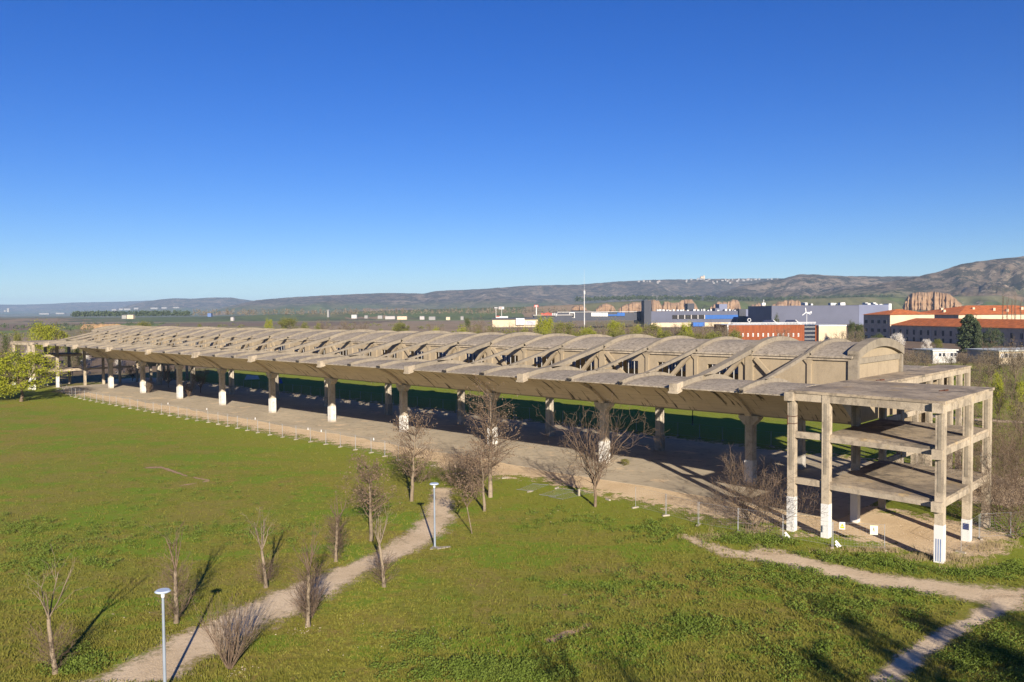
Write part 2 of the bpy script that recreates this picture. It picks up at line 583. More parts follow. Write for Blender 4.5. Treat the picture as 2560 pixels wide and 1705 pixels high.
M['lampgrey'] = plain('lamp_steel', (0.23, 0.265, 0.32), 0.45, 0.1, 0.05)
M['lamptop'] = plain('lamp_disc', (0.44, 0.51, 0.62), 0.4, 0.0, 0.05)
M['foot'] = concrete('precast_foot', (0.304, 0.268, 0.219), (0.183, 0.158, 0.122), (0.365, 0.328, 0.274), 0.2)
M['dark'] = plain('dark_metal', (0.05, 0.045, 0.045), 0.5, 0.3)
M['black'] = plain('black_paint', (0.02, 0.02, 0.022), 0.5)
M['navy'] = plain('navy_paint', (0.035, 0.045, 0.13), 0.6)
M['bluepaint'] = plain('blue_paint', (0.10, 0.16, 0.33), 0.6)
M['yellow'] = plain('sign_yellow', (0.72, 0.50, 0.02), 0.5, 0, 0.05)
M['cream'] = plain('sign_cream', (0.80, 0.76, 0.52), 0.5, 0, 0.04)
M['signwhite'] = plain('sign_white', (0.58, 0.58, 0.58), 0.5, 0, 0.04)
M['rope'] = plain('barrier_tape', (0.75, 0.74, 0.72), 0.6, 0, 0.1)
M['tile'] = plain('roof_tile', (0.50, 0.15, 0.045), 0.85, 0, 0.16, 0.6)
M['camp'] = concrete('campus_wall', (0.40, 0.345, 0.275), (0.28, 0.24, 0.2), (0.46, 0.40, 0.32), 0.25)
M['campcream'] = plain('campus_cream', (0.50, 0.41, 0.29), 0.9, 0, 0.05, 0.3)
M['glass'] = plain('dark_glass', (0.03, 0.035, 0.05), 0.15, 0, 0.2)
M['prefab'] = plain('prefab_white', (0.44, 0.43, 0.41), 0.7, 0, 0.06)
M['prefabgrey'] = plain('prefab_grey', (0.36, 0.34, 0.33), 0.8, 0, 0.08)
M['sheetroof'] = plain('sheet_roof', (0.50, 0.52, 0.50), 0.6, 0, 0.08)
M['mall'] = plain('mall_cladding', (0.085, 0.092, 0.135), 0.6, 0, 0.06, 0.05)
M['malldark'] = plain('mall_dark', (0.046, 0.05, 0.066), 0.6, 0, 0.08, 0.05)
M['malllight'] = plain('mall_light', (0.13, 0.145, 0.22), 0.6, 0, 0.06, 0.05)
M['mallblue'] = plain('mall_blue', (0.012, 0.09, 0.33), 0.5, 0, 0.1, 0.05)
M['void'] = plain('dark_void', (0.03, 0.028, 0.028), 0.9)
M['plant'] = plain('roof_plant_white', (0.48, 0.48, 0.48), 0.6, 0, 0.1, 0.3)
M['redsign'] = plain('sign_red', (0.62, 0.06, 0.03), 0.5, 0, 0.06)
M['stone'] = plain('limestone', (0.40, 0.33, 0.25), 0.9, 0, 0.15)
M['distwhite'] = plain('far_white_wall', (0.25, 0.245, 0.235), 0.9, 0, 0.05, 0.05)
M['disttile'] = plain('far_tile', (0.42, 0.24, 0.16), 0.9, 0, 0.1, 0.05)
M['rust'] = plain('rusted_scrap', (0.085, 0.035, 0.022), 0.9)
M['tarp'] = plain('blue_tarpaulin', (0.03, 0.09, 0.30), 0.5)
M['solar'] = plain('solar_panel', (0.025, 0.03, 0.06), 0.25)
# ribbed timber/brick facade
t = NT('red_brick_facade', 0.9, 0.1)
w1 = t.noise(1.0, 4, 0.6, t.map((2.2, 2.2, 0.12)))
t.color(t.mix(t.ramp(w1, 0.35, 0.68), (0.235, 0.074, 0.032), (0.165, 0.05, 0.022)))
M['brick'] = t.m


# ------------------------------------------------------------------ ground, paths, yard
def polar_ground():
    radii = [0.5] + [6 * 1.17 ** i for i in range(52)]
    radii = [r for r in radii if r < 12500] + [12500]
    na = 200
    V, Fc = [(0, 0, ground_h(0, 0))], []
    for r in radii:
        for i in range(na):
            q = 2 * math.pi * i / na
            x, y = r * math.sin(q), r * math.cos(q)
            V.append((x, y, ground_h(x, y)))
    for i in range(na):
        Fc.append((0, 1 + (i + 1) % na, 1 + i))
    m = bpy.data.meshes.new('ground')
    for k in range(len(radii) - 1):
        a = 1 + k * na
        for i in range(na):
            j = (i + 1) % na
            Fc.append((a + i, a + j, a + na + j, a + na + i))
    m.from_pydata(V, [], Fc)
    tag(place('ground', m, M['ground'], sm=True), kind='structure')


polar_ground()


def strip_sheet(name, left, right, z, mt, nsub=6, step=0.7, fade_ends=True):
    """sheet between two ground polylines, 'rim' fades to both edges"""
    def resample(pl, n):
        P = [Vector((p[0], p[1], 0)) for p in pl]
        L = [0]
        for a, b in zip(P, P[1:]): L.append(L[-1] + (b - a).length)
        out = []
        for i in range(n):
            s_ = L[-1] * i / (n - 1)
            k = 0
            while k < len(P) - 2 and L[k + 1] < s_: k += 1
            tt = (s_ - L[k]) / max(1e-6, L[k + 1] - L[k])
            out.append(P[k].lerp(P[k + 1], tt))
        return out
    tot = sum(math.dist(a, b) for a, b in zip(left, left[1:]))
    n = max(4, int(tot / step))
    A, B = resample(left, n), resample(right, n)
    V, Fc, rim = [], [], []
    for i in range(n):
        for j in range(nsub + 1):
            q = A[i].lerp(B[i], j / nsub)
            V.append((q.x, q.y, z + ground_h(q.x, q.y)))
            e = 1 - abs(2 * j / nsub - 1)
            e = min(1, e * 1.25)
            if fade_ends:
                e *= min(1, i / 3, (n - 1 - i) / 3)
            rim.append(e)
    for i in range(n - 1):
        for j in range(nsub):
            a = i * (nsub + 1) + j
            Fc.append((a, a + 1, a + nsub + 2, a + nsub + 1))
    m = bpy.data.meshes.new(name)
    m.from_pydata(V, [], Fc)
    at_ = m.attributes.new('rim', 'FLOAT', 'POINT')
    at_.data.foreach_set('value', rim)
    return tag(place(name, m, mt), kind='structure')


def widen(pl, other, k):
    """push each point of pl away from the matching end of other"""
    out = []
    n, m = len(pl), len(other)
    for i, p in enumerate(pl):
        q = other[min(m - 1, round(i * (m - 1) / (n - 1)))]
        d = Vector((p[0] - q[0], p[1] - q[1]))
        L = max(0.5, d.length)
        out.append((p[0] + d.x / L * k, p[1] + d.y / L * k))
    return out


def path_px(name, up, lo, z, mt, k=1.1, **kw):
    a, b = [gp(*p) for p in up], [gp(*p) for p in lo]
    return strip_sheet(name, widen(a, b, k), widen(b, a, k), z, mt, **kw)


path_px('gravel_path', [(120, 1745), (206, 1705), (322, 1657), (435, 1596), (547, 1535), (644, 1503), (730, 1467), (824, 1430), (905, 1402), (968, 1373), (1031, 1327), (1073, 1290), (1085, 1246), (1090, 1215)],
        [(330, 1745), (422, 1696), (502, 1651), (600, 1600), (680, 1555), (751, 1520), (828, 1480), (908, 1436), (986, 1397), (1056, 1366), (1098, 1341), (1126, 1295), (1124, 1255), (1122, 1215)], 0.010, M['path'])
path_px('gravel_path', [(1690, 1330), (1780, 1364), (1861, 1384), (1985, 1386), (2065, 1406), (2186, 1435), (2321, 1450), (2430, 1464), (2560, 1472), (2700, 1490), (2960, 1520)],
        [(1700, 1342), (1780, 1375), (1846, 1393), (1956, 1411), (2065, 1436), (2175, 1461), (2321, 1479), (2430, 1501), (2560, 1523), (2700, 1545), (2960, 1580)], 0.010, M['path'])
path_px('gravel_path', [(2480, 1478), (2462, 1500), (2449, 1519), (2400, 1555), (2328, 1588), (2248, 1640), (2200, 1675), (2120, 1730)],
        [(2600, 1485), (2560, 1512), (2503, 1534), (2430, 1570), (2376, 1603), (2303, 1650), (2266, 1694), (2230, 1735)], 0.014, M['path'], k=0.4)
path_px('gravel_path', [(1875, 1358), (1934, 1368), (1990, 1386)], [(1840, 1385), (1900, 1393), (1960, 1402)], 0.006, M['path'], k=0.3, step=0.4)
# worn scars in the turf
for a, b in (([(352, 1168), (405, 1166), (440, 1178), (475, 1190)], [(352, 1171), (404, 1171), (438, 1183), (474, 1194)]), ([(475, 1191), (522, 1199), (524, 1203), (470, 1210), (440, 1215)], [(475, 1193), (518, 1201), (518, 1202), (470, 1212), (440, 1217)]),
             ([(1345, 1610), (1420, 1575), (1490, 1555)], [(1355, 1618), (1430, 1583), (1498, 1560)]),
             ([(1160, 1460), (1190, 1455)], [(1165, 1467), (1195, 1462)]),
             ([(340, 1455), (400, 1452)], [(342, 1460), (402, 1457)]),
             ([(1395, 1484), (1425, 1482)], [(1398, 1492), (1427, 1490)]),
             ([(1195, 1555), (1225, 1553)], [(1198, 1562), (1228, 1560)])):
    path_px('worn_turf_patch', a, b, 0.006, M['scuff'], k=0.35, step=0.35)

# earth yard round the hangar (front rim from the photo)
front = [(100, 975), (143, 985), (266, 1012), (410, 1038), (532, 1059), (648, 1085), (793, 1110), (913, 1130), (985, 1150), (1060, 1172), (1150, 1200), (1290, 1202), (1350, 1212), (1440, 1240), (1560, 1262), (1660, 1290), (1760, 1312), (1870, 1326), (1960, 1343), (2080, 1358), (2220, 1388), (2330, 1416), (2440, 1425), (2560, 1400)]
fr_ = [gp(*p) for p in front]
bk = [hw(uv_of(*p)[0], -2.0)[:2] for p in fr_]
fr_ = widen(fr_, bk, 1.2)
strip_sheet('earth_yard', fr_, bk, 0.010, M['dirt'], nsub=16, step=2.2)
strip_sheet('earth_yard', [hw(-205, -1.9)[:2], hw(30, -1.9)[:2]], [hw(-205, -27.5)[:2], hw(30, -27.5)[:2]], 0.012, M['dirt'], nsub=12, step=3)
# concrete floor slab
fl = MB()
nU = 60
prof = [12.6, 12.9, 12.4, 12.8]
V, Fc = [], []
for i in range(nU + 1):
    u = -187 + (12.5 + 187) * i / nU
    j1 = 8.0 + 0.35 * math.sin(u * 0.9) + 0.3 * math.sin(u * 0.23)
    V += [(u, -j1, 0.03), (u, 21.5, 0.03), (u, -j1, -0.1), (u, 21.5, -0.1)]
for i in range(nU):
    a = 4 * i
    Fc += [(a, a + 4, a + 5, a + 1), (a, a + 2, a + 6, a + 4)]
m = bpy.data.meshes.new('concrete_floor')
m.from_pydata(V, [], Fc)
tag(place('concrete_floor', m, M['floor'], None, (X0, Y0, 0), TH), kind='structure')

# rear gravel path and clearing seen under the roof
strip_sheet('gravel_path', [hw(-120, -62)[:2], hw(-40, -66)[:2], hw(10, -70)[:2], hw(60, -78)[:2]], [hw(-120, -66)[:2], hw(-40, -71)[:2], hw(10, -75)[:2], hw(60, -83)[:2]], 0.012, M['path'])
strip_sheet('gravel_path', [hw(20, -110)[:2], hw(60, -118)[:2], hw(120, -130)[:2]], [hw(20, -117)[:2], hw(60, -126)[:2], hw(120, -139)[:2]], 0.05, M['path'])

# ------------------------------------------------------------------ hangar
hangar = empty('concrete_hangar', (X0, Y0, 0), TH)
tag(hangar, 'long derelict concrete hangar with cantilevered shell roof and open columns', 'hangar')
HG = lambda a, p: (a, -p[0], p[1])       # (u, (v,w)) -> local xyz


def vault_w(v):                           # wing top skin
    d = v - 9.2
    return 11.85 - (0.0195 if d > 0 else 0.0225) * d * d


def rib_w(v):
    return vault_w(v) + 0.42 * smooth(1.0, 8.0, v) + 0.04


def soffit_w(v):
    return 7.38 + 3.92 * (1 - max(0, 1 - v / 14.3) ** 3.5)


def arch_w(v):                            # upper barrel skin, v in [-12.08, 0]
    q = (v + WROW / 2) / (WROW / 2 + 0.45)
    return 15.08 - 1.14 * q * q


MIR = lambda pts: [(-WROW - v, w) for v, w in pts]    # mirror a profile to the rear side
vv = lambda a, b, n: [a + (b - a) * i / (n - 1) for i in range(n)]

# prototypes (meshes at u = 0), copied by location
PT = {}


def proto(name, top, bot, hwid, mt, mirror=True, sm=False):
    for key, f_ in (('f', lambda x: x), ('r', MIR)):
        if key == 'r' and not mirror: continue
        mb = MB().band(f_(top), f_(bot), -hwid, hwid, HG)
        me = mb.mesh(name)
        me.materials.append(mt)
        PT[name, round(hwid, 2), key] = me


VW = vv(14.25, 0.35, 22)
for hwid in (0.40, 0.19):
    proto('wing_rib', [(v, rib_w(v) - (0 if hwid > .3 else 0.10)) for v in VW], [(v, vault_w(v) - 0.15) for v in VW], hwid, M['rib'])
    dz = 0 if hwid > .3 else -0.12
    TS = [(10.2, 12.28 + dz), (8.0, 12.73 + dz), (4.0, 13.61 + dz), (0.6, 14.40 + dz)]
    bz = 0 if hwid > .3 else 0.11
    BS = [(10.0, 12.10), (8.0, 12.30 + dz * .4 + bz), (4.0, 13.18 + dz + bz), (0.1, 14.02 + dz + bz)]
    proto('strut', TS, BS, hwid, M['rib'])
    AV = vv(0.6, -WROW - 0.6, 27)
    proto('arch_rib', [(v, arch_w(v) + 0.46 + dz) for v in AV], [(v, arch_w(v) - 0.1) for v in AV], hwid, M['rib'], mirror=False)
EB = MB()
for s_ in (1,):
    EB.band([(14.95, 11.78), (13.9, 11.95)], [(14.95, 10.98), (13.9, 11.2)], -0.42, 0.42, HG)
    EB.band([(15.0, 11.02), (14.2, 11.22)], [(15.0, 10.86), (14.2, 11.04)], -0.52, 0.52, HG)
ebm = EB.mesh('eave_block'); ebm.materials.append(M['concrete'])
EBr = MB()
EBr.band(MIR([(14.95, 11.78), (13.9, 11.95)]), MIR([(14.95, 10.98), (13.9, 11.2)]), -0.42, 0.42, HG)
ebr = EBr.mesh('eave_block'); ebr.materials.append(M['concrete'])
# column with flared capital, soffit rib
CB = MB().box(-0.38, 0.38, -0.42, 0.55, 0, 6.55)
CB.box(-0.47, -0.38, -0.30, 0.43, 0.0, 6.55).box(0.38, 0.47, -0.30, 0.43, 0.0, 6.55)
colm = CB.mesh('column'); colm.materials.append(M['column'])
CP = MB()
CP.hexa([(-0.5, -0.5, 6.45), (0.5, -0.5, 6.45), (0.5, 0.62, 6.45), (-0.5, 0.62, 6.45), (-1.12, -0.5, 7.15), (1.12, -0.5, 7.15), (1.12, 0.62, 7.15), (-1.12, 0.62, 7.15)])
CP.box(-1.12, 1.12, -0.5, 0.62, 7.15, 7.42)
capm = CP.mesh('capital'); capm.materials.append(M['column'])
PB = MB().box(-0.485, 0.485, -0.435, 0.565, 0.0, 2.72)
pbm = PB.mesh('painted_foot'); pbm.materials.append(M['white'])
pbo = PB.mesh('painted_foot'); pbo.materials.append(concrete('flaking_paint', (0.30, 0.27, 0.23), (0.17, 0.145, 0.12), (0.45, 0.43, 0.40), 0.7))
SR = [13.6 * (i / 13) ** 1.35 + 0.0 for i in range(14)]
SRm = {}
for key, f_ in (('f', lambda x: x), ('r', MIR)):
    mb = MB().band(f_([(v, soffit_w(v) - 0.02) for v in SR]), f_([(v, soffit_w(v) - 0.42 * (1 - v / 15) - 0.05) for v in SR]), -0.34, 0.34, HG)
    SRm[key] = mb.mesh('soffit_rib'); SRm[key].materials.append(M['soffit'])
# clerestory posts and braces
mp = MB().box(-0.42, 0.42, -0.42, 0.0, 10.2, 14.1)
mp.hexa([(-0.42, -0.34, 12.5), (0.42, -0.34, 12.5), (0.42, 0, 12.5), (-0.42, 0, 12.5), (-1.15, -0.34, 13.52), (1.15, -0.34, 13.52), (1.15, 0, 13.52), (-1.15, 0, 13.52)])
mpm = mp.mesh('post'); mpm.materials.append(M['wall'])
sp = MB().box(-0.2, 0.2, -0.30, -0.125, 10.2, 13.5)
sp.hexa([(-0.2, -0.28, 13.05), (0.2, -0.28, 13.05), (0.2, -0.125, 13.05), (-0.2, -0.125, 13.05), (-0.6, -0.28, 13.5), (0.35, -0.28, 13.5), (0.35, -0.125, 13.5), (-0.6, -0.125, 13.5)])
spm = sp.mesh('post'); spm.materials.append(M['wall'])
brm = []
for sg in (-1, 1):
    b_ = MB().beam((sg * 0.75, -0.42, 13.45), (sg * 3.15, -0.34, 11.0), 0.36, 0.42)
    me = b_.mesh('brace'); me.materials.append(M['wall']); brm.append(me)

U_MAIN = [-k * S for k in range(10)]
U_SEC = sorted([-k * S3 for k in range(-1, 29) if k % 3])
U_L, U_R = -9 * S - 10.7, 10.7


def part(name, me, u, parent=hangar):
    o = bpy.data.objects.new(name, me)
    COL.objects.link(o)
    o.parent = parent
    o.location = (u, 0, 0)
    return o


for u in U_MAIN + U_SEC:
    hw_ = 0.4 if u in U_MAIN else 0.19
    for key in 'fr':
        part('wing_rib', PT['wing_rib', hw_, key], u)
        part('strut', PT['strut', hw_, key], u)
    part('arch_rib', PT['arch_rib', hw_, 'f'], u)
for i, u in enumerate(U_MAIN):
    part('eave_block', ebm, u)
    part('eave_block', ebr, u)
    for row in (0, 1):
        c_ = part('column', colm, u)
        c_.location = (u, WROW * row, 0)
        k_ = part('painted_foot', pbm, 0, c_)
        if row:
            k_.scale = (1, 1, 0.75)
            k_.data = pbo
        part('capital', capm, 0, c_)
    part('soffit_rib', SRm['f'], u)
    part('soffit_rib', SRm['r'], u)
    part('post', mpm, u)
    part('brace', brm[0], u)
    part('brace', brm[1], u)
for i, u in enumerate(U_SEC):
    part('post', spm, u)
    if round(-u / S3) % 3 == 1:
        part('brace', brm[0], u)

# bays of skin
cuts = sorted(U_MAIN + U_SEC + [U_L, U_R])


def bay_mesh(L, kind):
    mb = MB()
    if kind == 'vault':
        A = vv(0.5, -WROW - 0.5, 25)
        mb.band([(v, arch_w(v)) for v in A], [(v, arch_w(v) - 0.16) for v in A], 0, L, HG)
    elif kind in ('wing', 'wing_rear'):
        f_ = MIR if kind.endswith('rear') else (lambda x: x)
        mb.band(f_([(v, vault_w(v)) for v in VW]), f_([(v, vault_w(v) - 0.10) for v in VW]), 0, L, HG)
    elif kind in ('soffit', 'soffit_rear'):
        f_ = MIR if kind.endswith('rear') else (lambda x: x)
        A = [14.2 * (i / 19) ** 1.5 for i in range(20)]
        mb.band(f_([(v, min(soffit_w(v) + 0.18, vault_w(v) - 0.1)) for v in A]), f_([(v, soffit_w(v)) for v in A]), 0, L, HG)
    elif kind in ('wall_open', 'wall_solid', 'wall_rear'):
        y0, y1 = (-0.125, 0.125) if kind != 'wall_rear' else (WROW - 0.125, WROW + 0.125)
        if kind == 'wall_solid':
            mb.box(0, L, y0, y1, 7.38, 13.5)
        else:
            a, b = L / 2 - 1.85, L / 2 + 1.85
            z0, z1 = 10.65, 12.62
            mb.box(0, a, y0, y1, 7.38, 13.5).box(b, L, y0, y1, 7.38, 13.5).box(a, b, y0, y1, 7.38, z0).box(a, b, y0, y1, z1, 13.5)
    elif kind in ('beam', 'beam_rear'):
        y0, y1 = (-0.34, 0.1) if kind == 'beam' else (WROW - 0.1, WROW + 0.34)
        mb.box(0, L, y0, y1, 13.502, 13.90)
    me = mb.mesh(kind)
    me.materials.append({'vault': M['roof'], 'wing': M['roof'], 'wing_rear': M['roof'], 'soffit': M['soffit'], 'soffit_rear': M['soffit']}.get(kind, M['wall'] if 'wall' in kind else M['concrete']))
    if kind[:4] in ('vaul', 'wing', 'soff'):
        pass
    return me


MUL = MB()
for i in range(4):
    x = -1.85 + 3.7 * (i + 0.7) / 4.4
    MUL.box(x - 0.035, x + 0.035, -0.03, 0.03, 10.65, 12.62)
mulm = MUL.mesh('window_bars'); mulm.materials.append(M['prefab'])
BM = {}
for a, b in zip(cuts, cuts[1:]):
    L = round(b - a, 3)
    solid = a >= -0.01 or b <= -9 * S + 0.01
    for kind, nm in (('vault', 'roof_vault'), ('wing', 'wing_roof'), ('wing_rear', 'wing_roof'), ('soffit', 'soffit'), ('soffit_rear', 'soffit'),
                     ('wall_solid' if solid else 'wall_open', 'clerestory_wall'), ('wall_rear', 'clerestory_wall'), ('beam', 'eave_beam'), ('beam_rear', 'eave_beam')):
        if (L, kind) not in BM: BM[L, kind] = bay_mesh(L, kind)
        o = part(nm, BM[L, kind], a)
        if nm == 'clerestory_wall' and kind != 'wall_solid':
            q = part('window_bars', mulm, L / 2, o)
            if kind == 'wall_rear': q.location = (L / 2, WROW, 0)
# gable ends
for sg, ue in ((1, U_R), (-1, U_L)):
    A = vv(0.35, -WROW - 0.35, 25)
    g = MB().band([(v, arch_w(v) + 0.48) for v in A], [(v, arch_w(v) - 0.35) for v in A], ue - 0.5, ue + 0.55, HG)
    g.build('gable_arch', M['rib'], hangar)
    A2 = vv(0.0, -WROW, 25)
    MB().band([(v, arch_w(v) - 0.3) for v in A2], [(v, 7.4) for v in A2], ue - 0.1, ue + 0.15 * sg, HG).build('gable_wall', M['wall'], hangar)
    e = ue + 0.15 * sg
    MB().box(min(e, e + 0.16 * sg), max(e, e + 0.16 * sg), 0.3, WROW - 0.3, 13.2, 13.75).build('gable_band', M['rib'], hangar)
    for y in (-0.35, WROW - 0.15):
        MB().box(ue - 0.45, ue + 0.45, y, y + 0.5, 7.4, 14.15).build('gable_post', M['rib'], hangar)
    # end diaphragm of each wing
    A3 = [14.0 * (i / 15) ** 1.3 for i in range(16)]
    for f_ in (lambda x: x, MIR):
        MB().band(f_([(v, vault_w(v) - 0.1) for v in A3]), f_([(v, soffit_w(v) + 0.02) for v in A3]), ue - 0.22, ue - 0.02, HG).build('end_diaphragm', M['soffit'], hangar)
# iron drain brackets at the eave joints
dbm = MB().box(-0.28, 0.28, -14.50, -14.47, 11.55, 11.58).box(-0.28, -0.25, -14.50, -14.3, 11.36, 11.56).box(0.25, 0.28, -14.50, -14.3, 11.36, 11.56).box(-0.02, 0.02, -14.50, -14.3, 11.3, 11.56).mesh('drain_bracket')
dbm.materials.append(M['dark'])
for u in U_SEC:
    if u < 9: part('drain_bracket', dbm, u)


# ------------------------------------------------------------------ annex frames at both ends
def annex(sg, base, label):
    """sg=+1: grows to +u from base; -1 mirrored"""
    root = empty('concrete_annex', (X0, Y0, 0), TH)
    tag(root, label, 'building')
    Ux = lambda u: base + sg * u
    ZR, Z2, Z1 = 11.80, 8.38, 4.55

    def poly_slab(name, pts, z0, z1, mt):
        P = [(Ux(u), -v) for u, v in pts]
        n = len(P)
        mb = MB().add([(x, y, z0) for x, y in P] + [(x, y, z1) for x, y in P],
                      [tuple(range(n)), tuple(range(n, 2 * n))] + [(i, (i + 1) % n, n + (i + 1) % n, n + i) for i in range(n)])
        return mb.build(name, mt, root)
    poly_slab('roof_slab', [(10.75, 14.35), (14.2, 14.45), (23.0, 15.45), (22.95, 1.5), (14.2, 1.5), (14.2, -26.4), (10.75, -26.4)], ZR - 0.22, ZR, M['slab'])
    for z in (Z2, Z1):
        poly_slab('floor_slab', [(13.75, 14.2), (22.75, 15.1), (22.7, 1.75), (13.75, 1.75)], z - 0.2, z, M['slab'])
    cols = [(10.95, 14.0, 1), (13.9, 14.1, 1), (22.65, 15.05, 1), (22.55, 7.7, 1), (22.55, 2.0, 0), (13.8, 7.7, 1), (13.8, 1.2, 0),
            (13.85, -3.4, 0), (13.85, -7.6, 0), (13.85, -12.1, 0), (13.85, -15.8, 0), (13.85, -19.4, 0), (13.85, -22.8, 0), (13.85, -26.0, 0),
            (10.95, -12.3, 0), (10.95, -19.4, 0), (10.95, -26.0, 0)]
    for i, (u, v, w) in enumerate(cols):
        hwd = 0.30 if i < 6 else 0.27
        x = Ux(u)
        c_ = MB().box(x - hwd, x + hwd, -v - hwd, -v + hwd, -0.3, ZR - 0.21).build('column', M['concrete'], root)
        MB().box(x - hwd * 0.4, x + hwd * 0.4, -v - hwd - 0.03, -v - hwd + 0.005, Z1 + 0.6, ZR - 0.9).build('pilaster_strip', M['rib'], c_)
        if w:
            top = 2.75 if u > 12 else 2.9
            if i == 3: top = 1.75
            f = MB().box(x - hwd - 0.012, x + hwd + 0.012, -v - hwd - 0.045, -v + hwd + 0.012, -0.3, top).build('painted_foot', M['white2'], c_)
            if i == 2 and sg > 0:
                for q in (-0.15, 0.0, 0.15):
                    MB().box(x + q - 0.028, x + q + 0.028, -v - hwd - 0.06, -v - hwd - 0.04, 0.1, 1.75).build('blue_stripe', M['bluepaint'], c_)
            if i == 3 and sg > 0:
                MB().box(x - 0.2, x + 0.24, -v - hwd - 0.06, -v - hwd - 0.04, 0.95, 1.45).build('navy_patch', M['navy'], c_)
    # edge beams
    def bm_(a, b, zt, h=0.55, wd=0.32, nm='edge_beam'):
        MB().beam((Ux(a[0]), -a[1], zt - h / 2), (Ux(b[0]), -b[1], zt - h / 2), wd, h).build(nm, M['concrete'], root)
    e = -0.226
    bm_((10.9, 14.12), (14.1, 14.2), ZR + e, 0.62)
    bm_((14.1, 14.2), (22.8, 15.2), ZR + e, 0.62)
    bm_((22.72, 15.2), (22.72, 1.7), ZR + e, 0.62)
    bm_((14.2, 1.7), (22.6, 1.7), ZR + e, 0.55)
    bm_((13.95, 1.6), (13.95, -26.2), ZR + e, 0.55)
    bm_((10.95, -12.5), (10.95, -26.2), ZR + e, 0.55)
    bm_((10.95, -26.15), (13.9, -26.15), ZR + e, 0.55)
    for z in (Z2, Z1):
        bm_((11.0, 14.0), (13.7, 14.08), z, 0.52)
        bm_((13.9, 14.1), (22.6, 15.02), z - 0.203, 0.40, 0.3)
        bm_((22.6, 15.0), (22.6, 1.9), z - 0.203, 0.46, 0.3)
        bm_((13.9, 1.9), (22.5, 1.9), z - 0.203, 0.4, 0.3)
        bm_((13.85, 1.2), (13.85, -26.0), z, 0.5)
        bm_((13.82, 13.9), (13.82, 2.1), z - 0.203, 0.4, 0.3)
    # bracket blocks on the front corner
    for z in (ZR - 0.15, Z2 - 0.1, Z1 - 0.1):
        for u, v in ((22.62, 15.4), (10.92, 14.35)):
            if u < 12 and z < 11: continue
            MB().box(Ux(u) - 0.42, Ux(u) + 0.30, -v - 0.28, -v + 0.1, z - 0.72, z).build('bracket_block', M['concrete'], root)
    # infill walls of the rear wing
    for v0, v1 in ((-19.7, -22.5), (-23.1, -25.7)):
        MB().box(Ux(10.9), Ux(11.1), -v0, -v1, Z2, 11.0).build('infill_wall', M['wall'], root)
    MB().box(Ux(10.9), Ux(11.1), 12.6, 19.1, Z1, Z2 - 0.5).build('infill_wall', M['wall'], root)
    MB().box(Ux(11.2), Ux(13.7), 19.5, 19.7, Z2, 11.0).build('infill_wall', M['wall'], root)
    MB().box(Ux(11.2), Ux(13.7), 12.2, 12.4, Z1, 7.8).build('infill_wall', M['wall'], root)
    if sg > 0:
        c_ = [o for o in root.children if o.name.startswith('column')][0]
        MB().box(10.66, 10.72, -14.36, -14.33, 8.9, 9.7).build('iron_strap', M['rust'], c_)
        for z in (9.0, 9.6):
            MB().box(10.62, 11.28, -14.34, -13.68, z, z + 0.05).build('iron_strap', M['rust'], c_)
    return root


annex(1, 0.0, 'three storey open concrete frame annex with bare slabs and blue striped corner column')
annex(-1, -9 * S, 'open concrete frame annex partly screened by yellow green tree')
# scraps lying on the slabs
for u, v, z in ((20.6, 7.4, 11.8), (13.2, 0.4, 11.8)):
    x, y, z = hw(u, v, z)
    o = MB().box(-0.45, 0.3, -0.05, 0.06, 0, 0.07).box(0.0, 0.5, -0.16, -0.05, 0, 0.12).box(0.1, 0.45, 0.06, 0.2, 0, 0.06).build('scrap_iron', M['rust'], None, (x, y, z), 0.5)
    tag(o, 'rusty scrap iron lying on the flat roof of the concrete annex', 'scrap', 'scrap iron on the annex roof')

# ------------------------------------------------------------------ mobile fence
def fence_proto():
    root = empty('mobile_fence')
    L = 3.4
    for x in (0.04, L - 0.04):
        MB().cyl((x, 0, 0.06), (x, 0, 2.05), 0.019, 0.019, 6).build('post', M['galv'], root)
    for z in (0.2, 2.0):
        MB().cyl((0.04, 0, z), (L - 0.04, 0, z), 0.008, 0.008, 4, False).build('rail', M['galv'], root)
    w = MB()
    for i in range(1, 17):
        w.cyl((L * i / 17, 0, 0.2), (L * i / 17, 0, 2.0), 0.0022, 0.0022, 3, False)
    for i in range(1, 8):
        w.cyl((0.04, 0, 0.2 + 1.8 * i / 8), (L - 0.04, 0, 0.2 + 1.8 * i / 8), 0.0022, 0.0022, 3, False)
    w.build('wire_mesh', M['galv'], root)
    return root


def foot_mesh():
    p = [(-0.11, -0.36), (0.11, -0.36), (0.11, 0.36), (-0.11, 0.36)]
    b = [(x, y, 0) for x, y in p] + [(x * 0.75, y * 0.94, 0.13) for x, y in p]
    me = MB().hexa(b).mesh('ballast_block')
    me.materials.append(M['foot'])
    return me


FEET = foot_mesh()
FP = fence_proto()
used_fp = False


def fence_line(pts, label, group, flabel, fgroup, skip=()):
    """pts: ground points of the feet, one after the other"""
    global used_fp
    for i, (a, b) in enumerate(zip(pts, pts[1:])):
        if i in skip: continue
        d = Vector((b[0] - a[0], b[1] - a[1]))
        o = FP if not used_fp else copy_tree(FP)
        used_fp = True
        o.location = (a[0], a[1], 0)
        o.rotation_euler = (rnd.uniform(-0.03, 0.03), 0, math.atan2(d.y, d.x))
        o.scale = (d.length / 3.4, 1, rnd.uniform(0.98, 1.02))
        tag(o, label[i] if isinstance(label, list) else label, 'fence', group)
    for i, a in enumerate(pts):
        k = min(i, len(pts) - 2)
        d = Vector((pts[k + 1][0] - pts[k][0], pts[k + 1][1] - pts[k][1]))
        o = place('ballast_block', FEET, None, None, (a[0], a[1], 0.0), math.atan2(d.y, d.x) + rnd.uniform(-0.25, 0.25))
        tag(o, flabel, 'fence foot', fgroup)


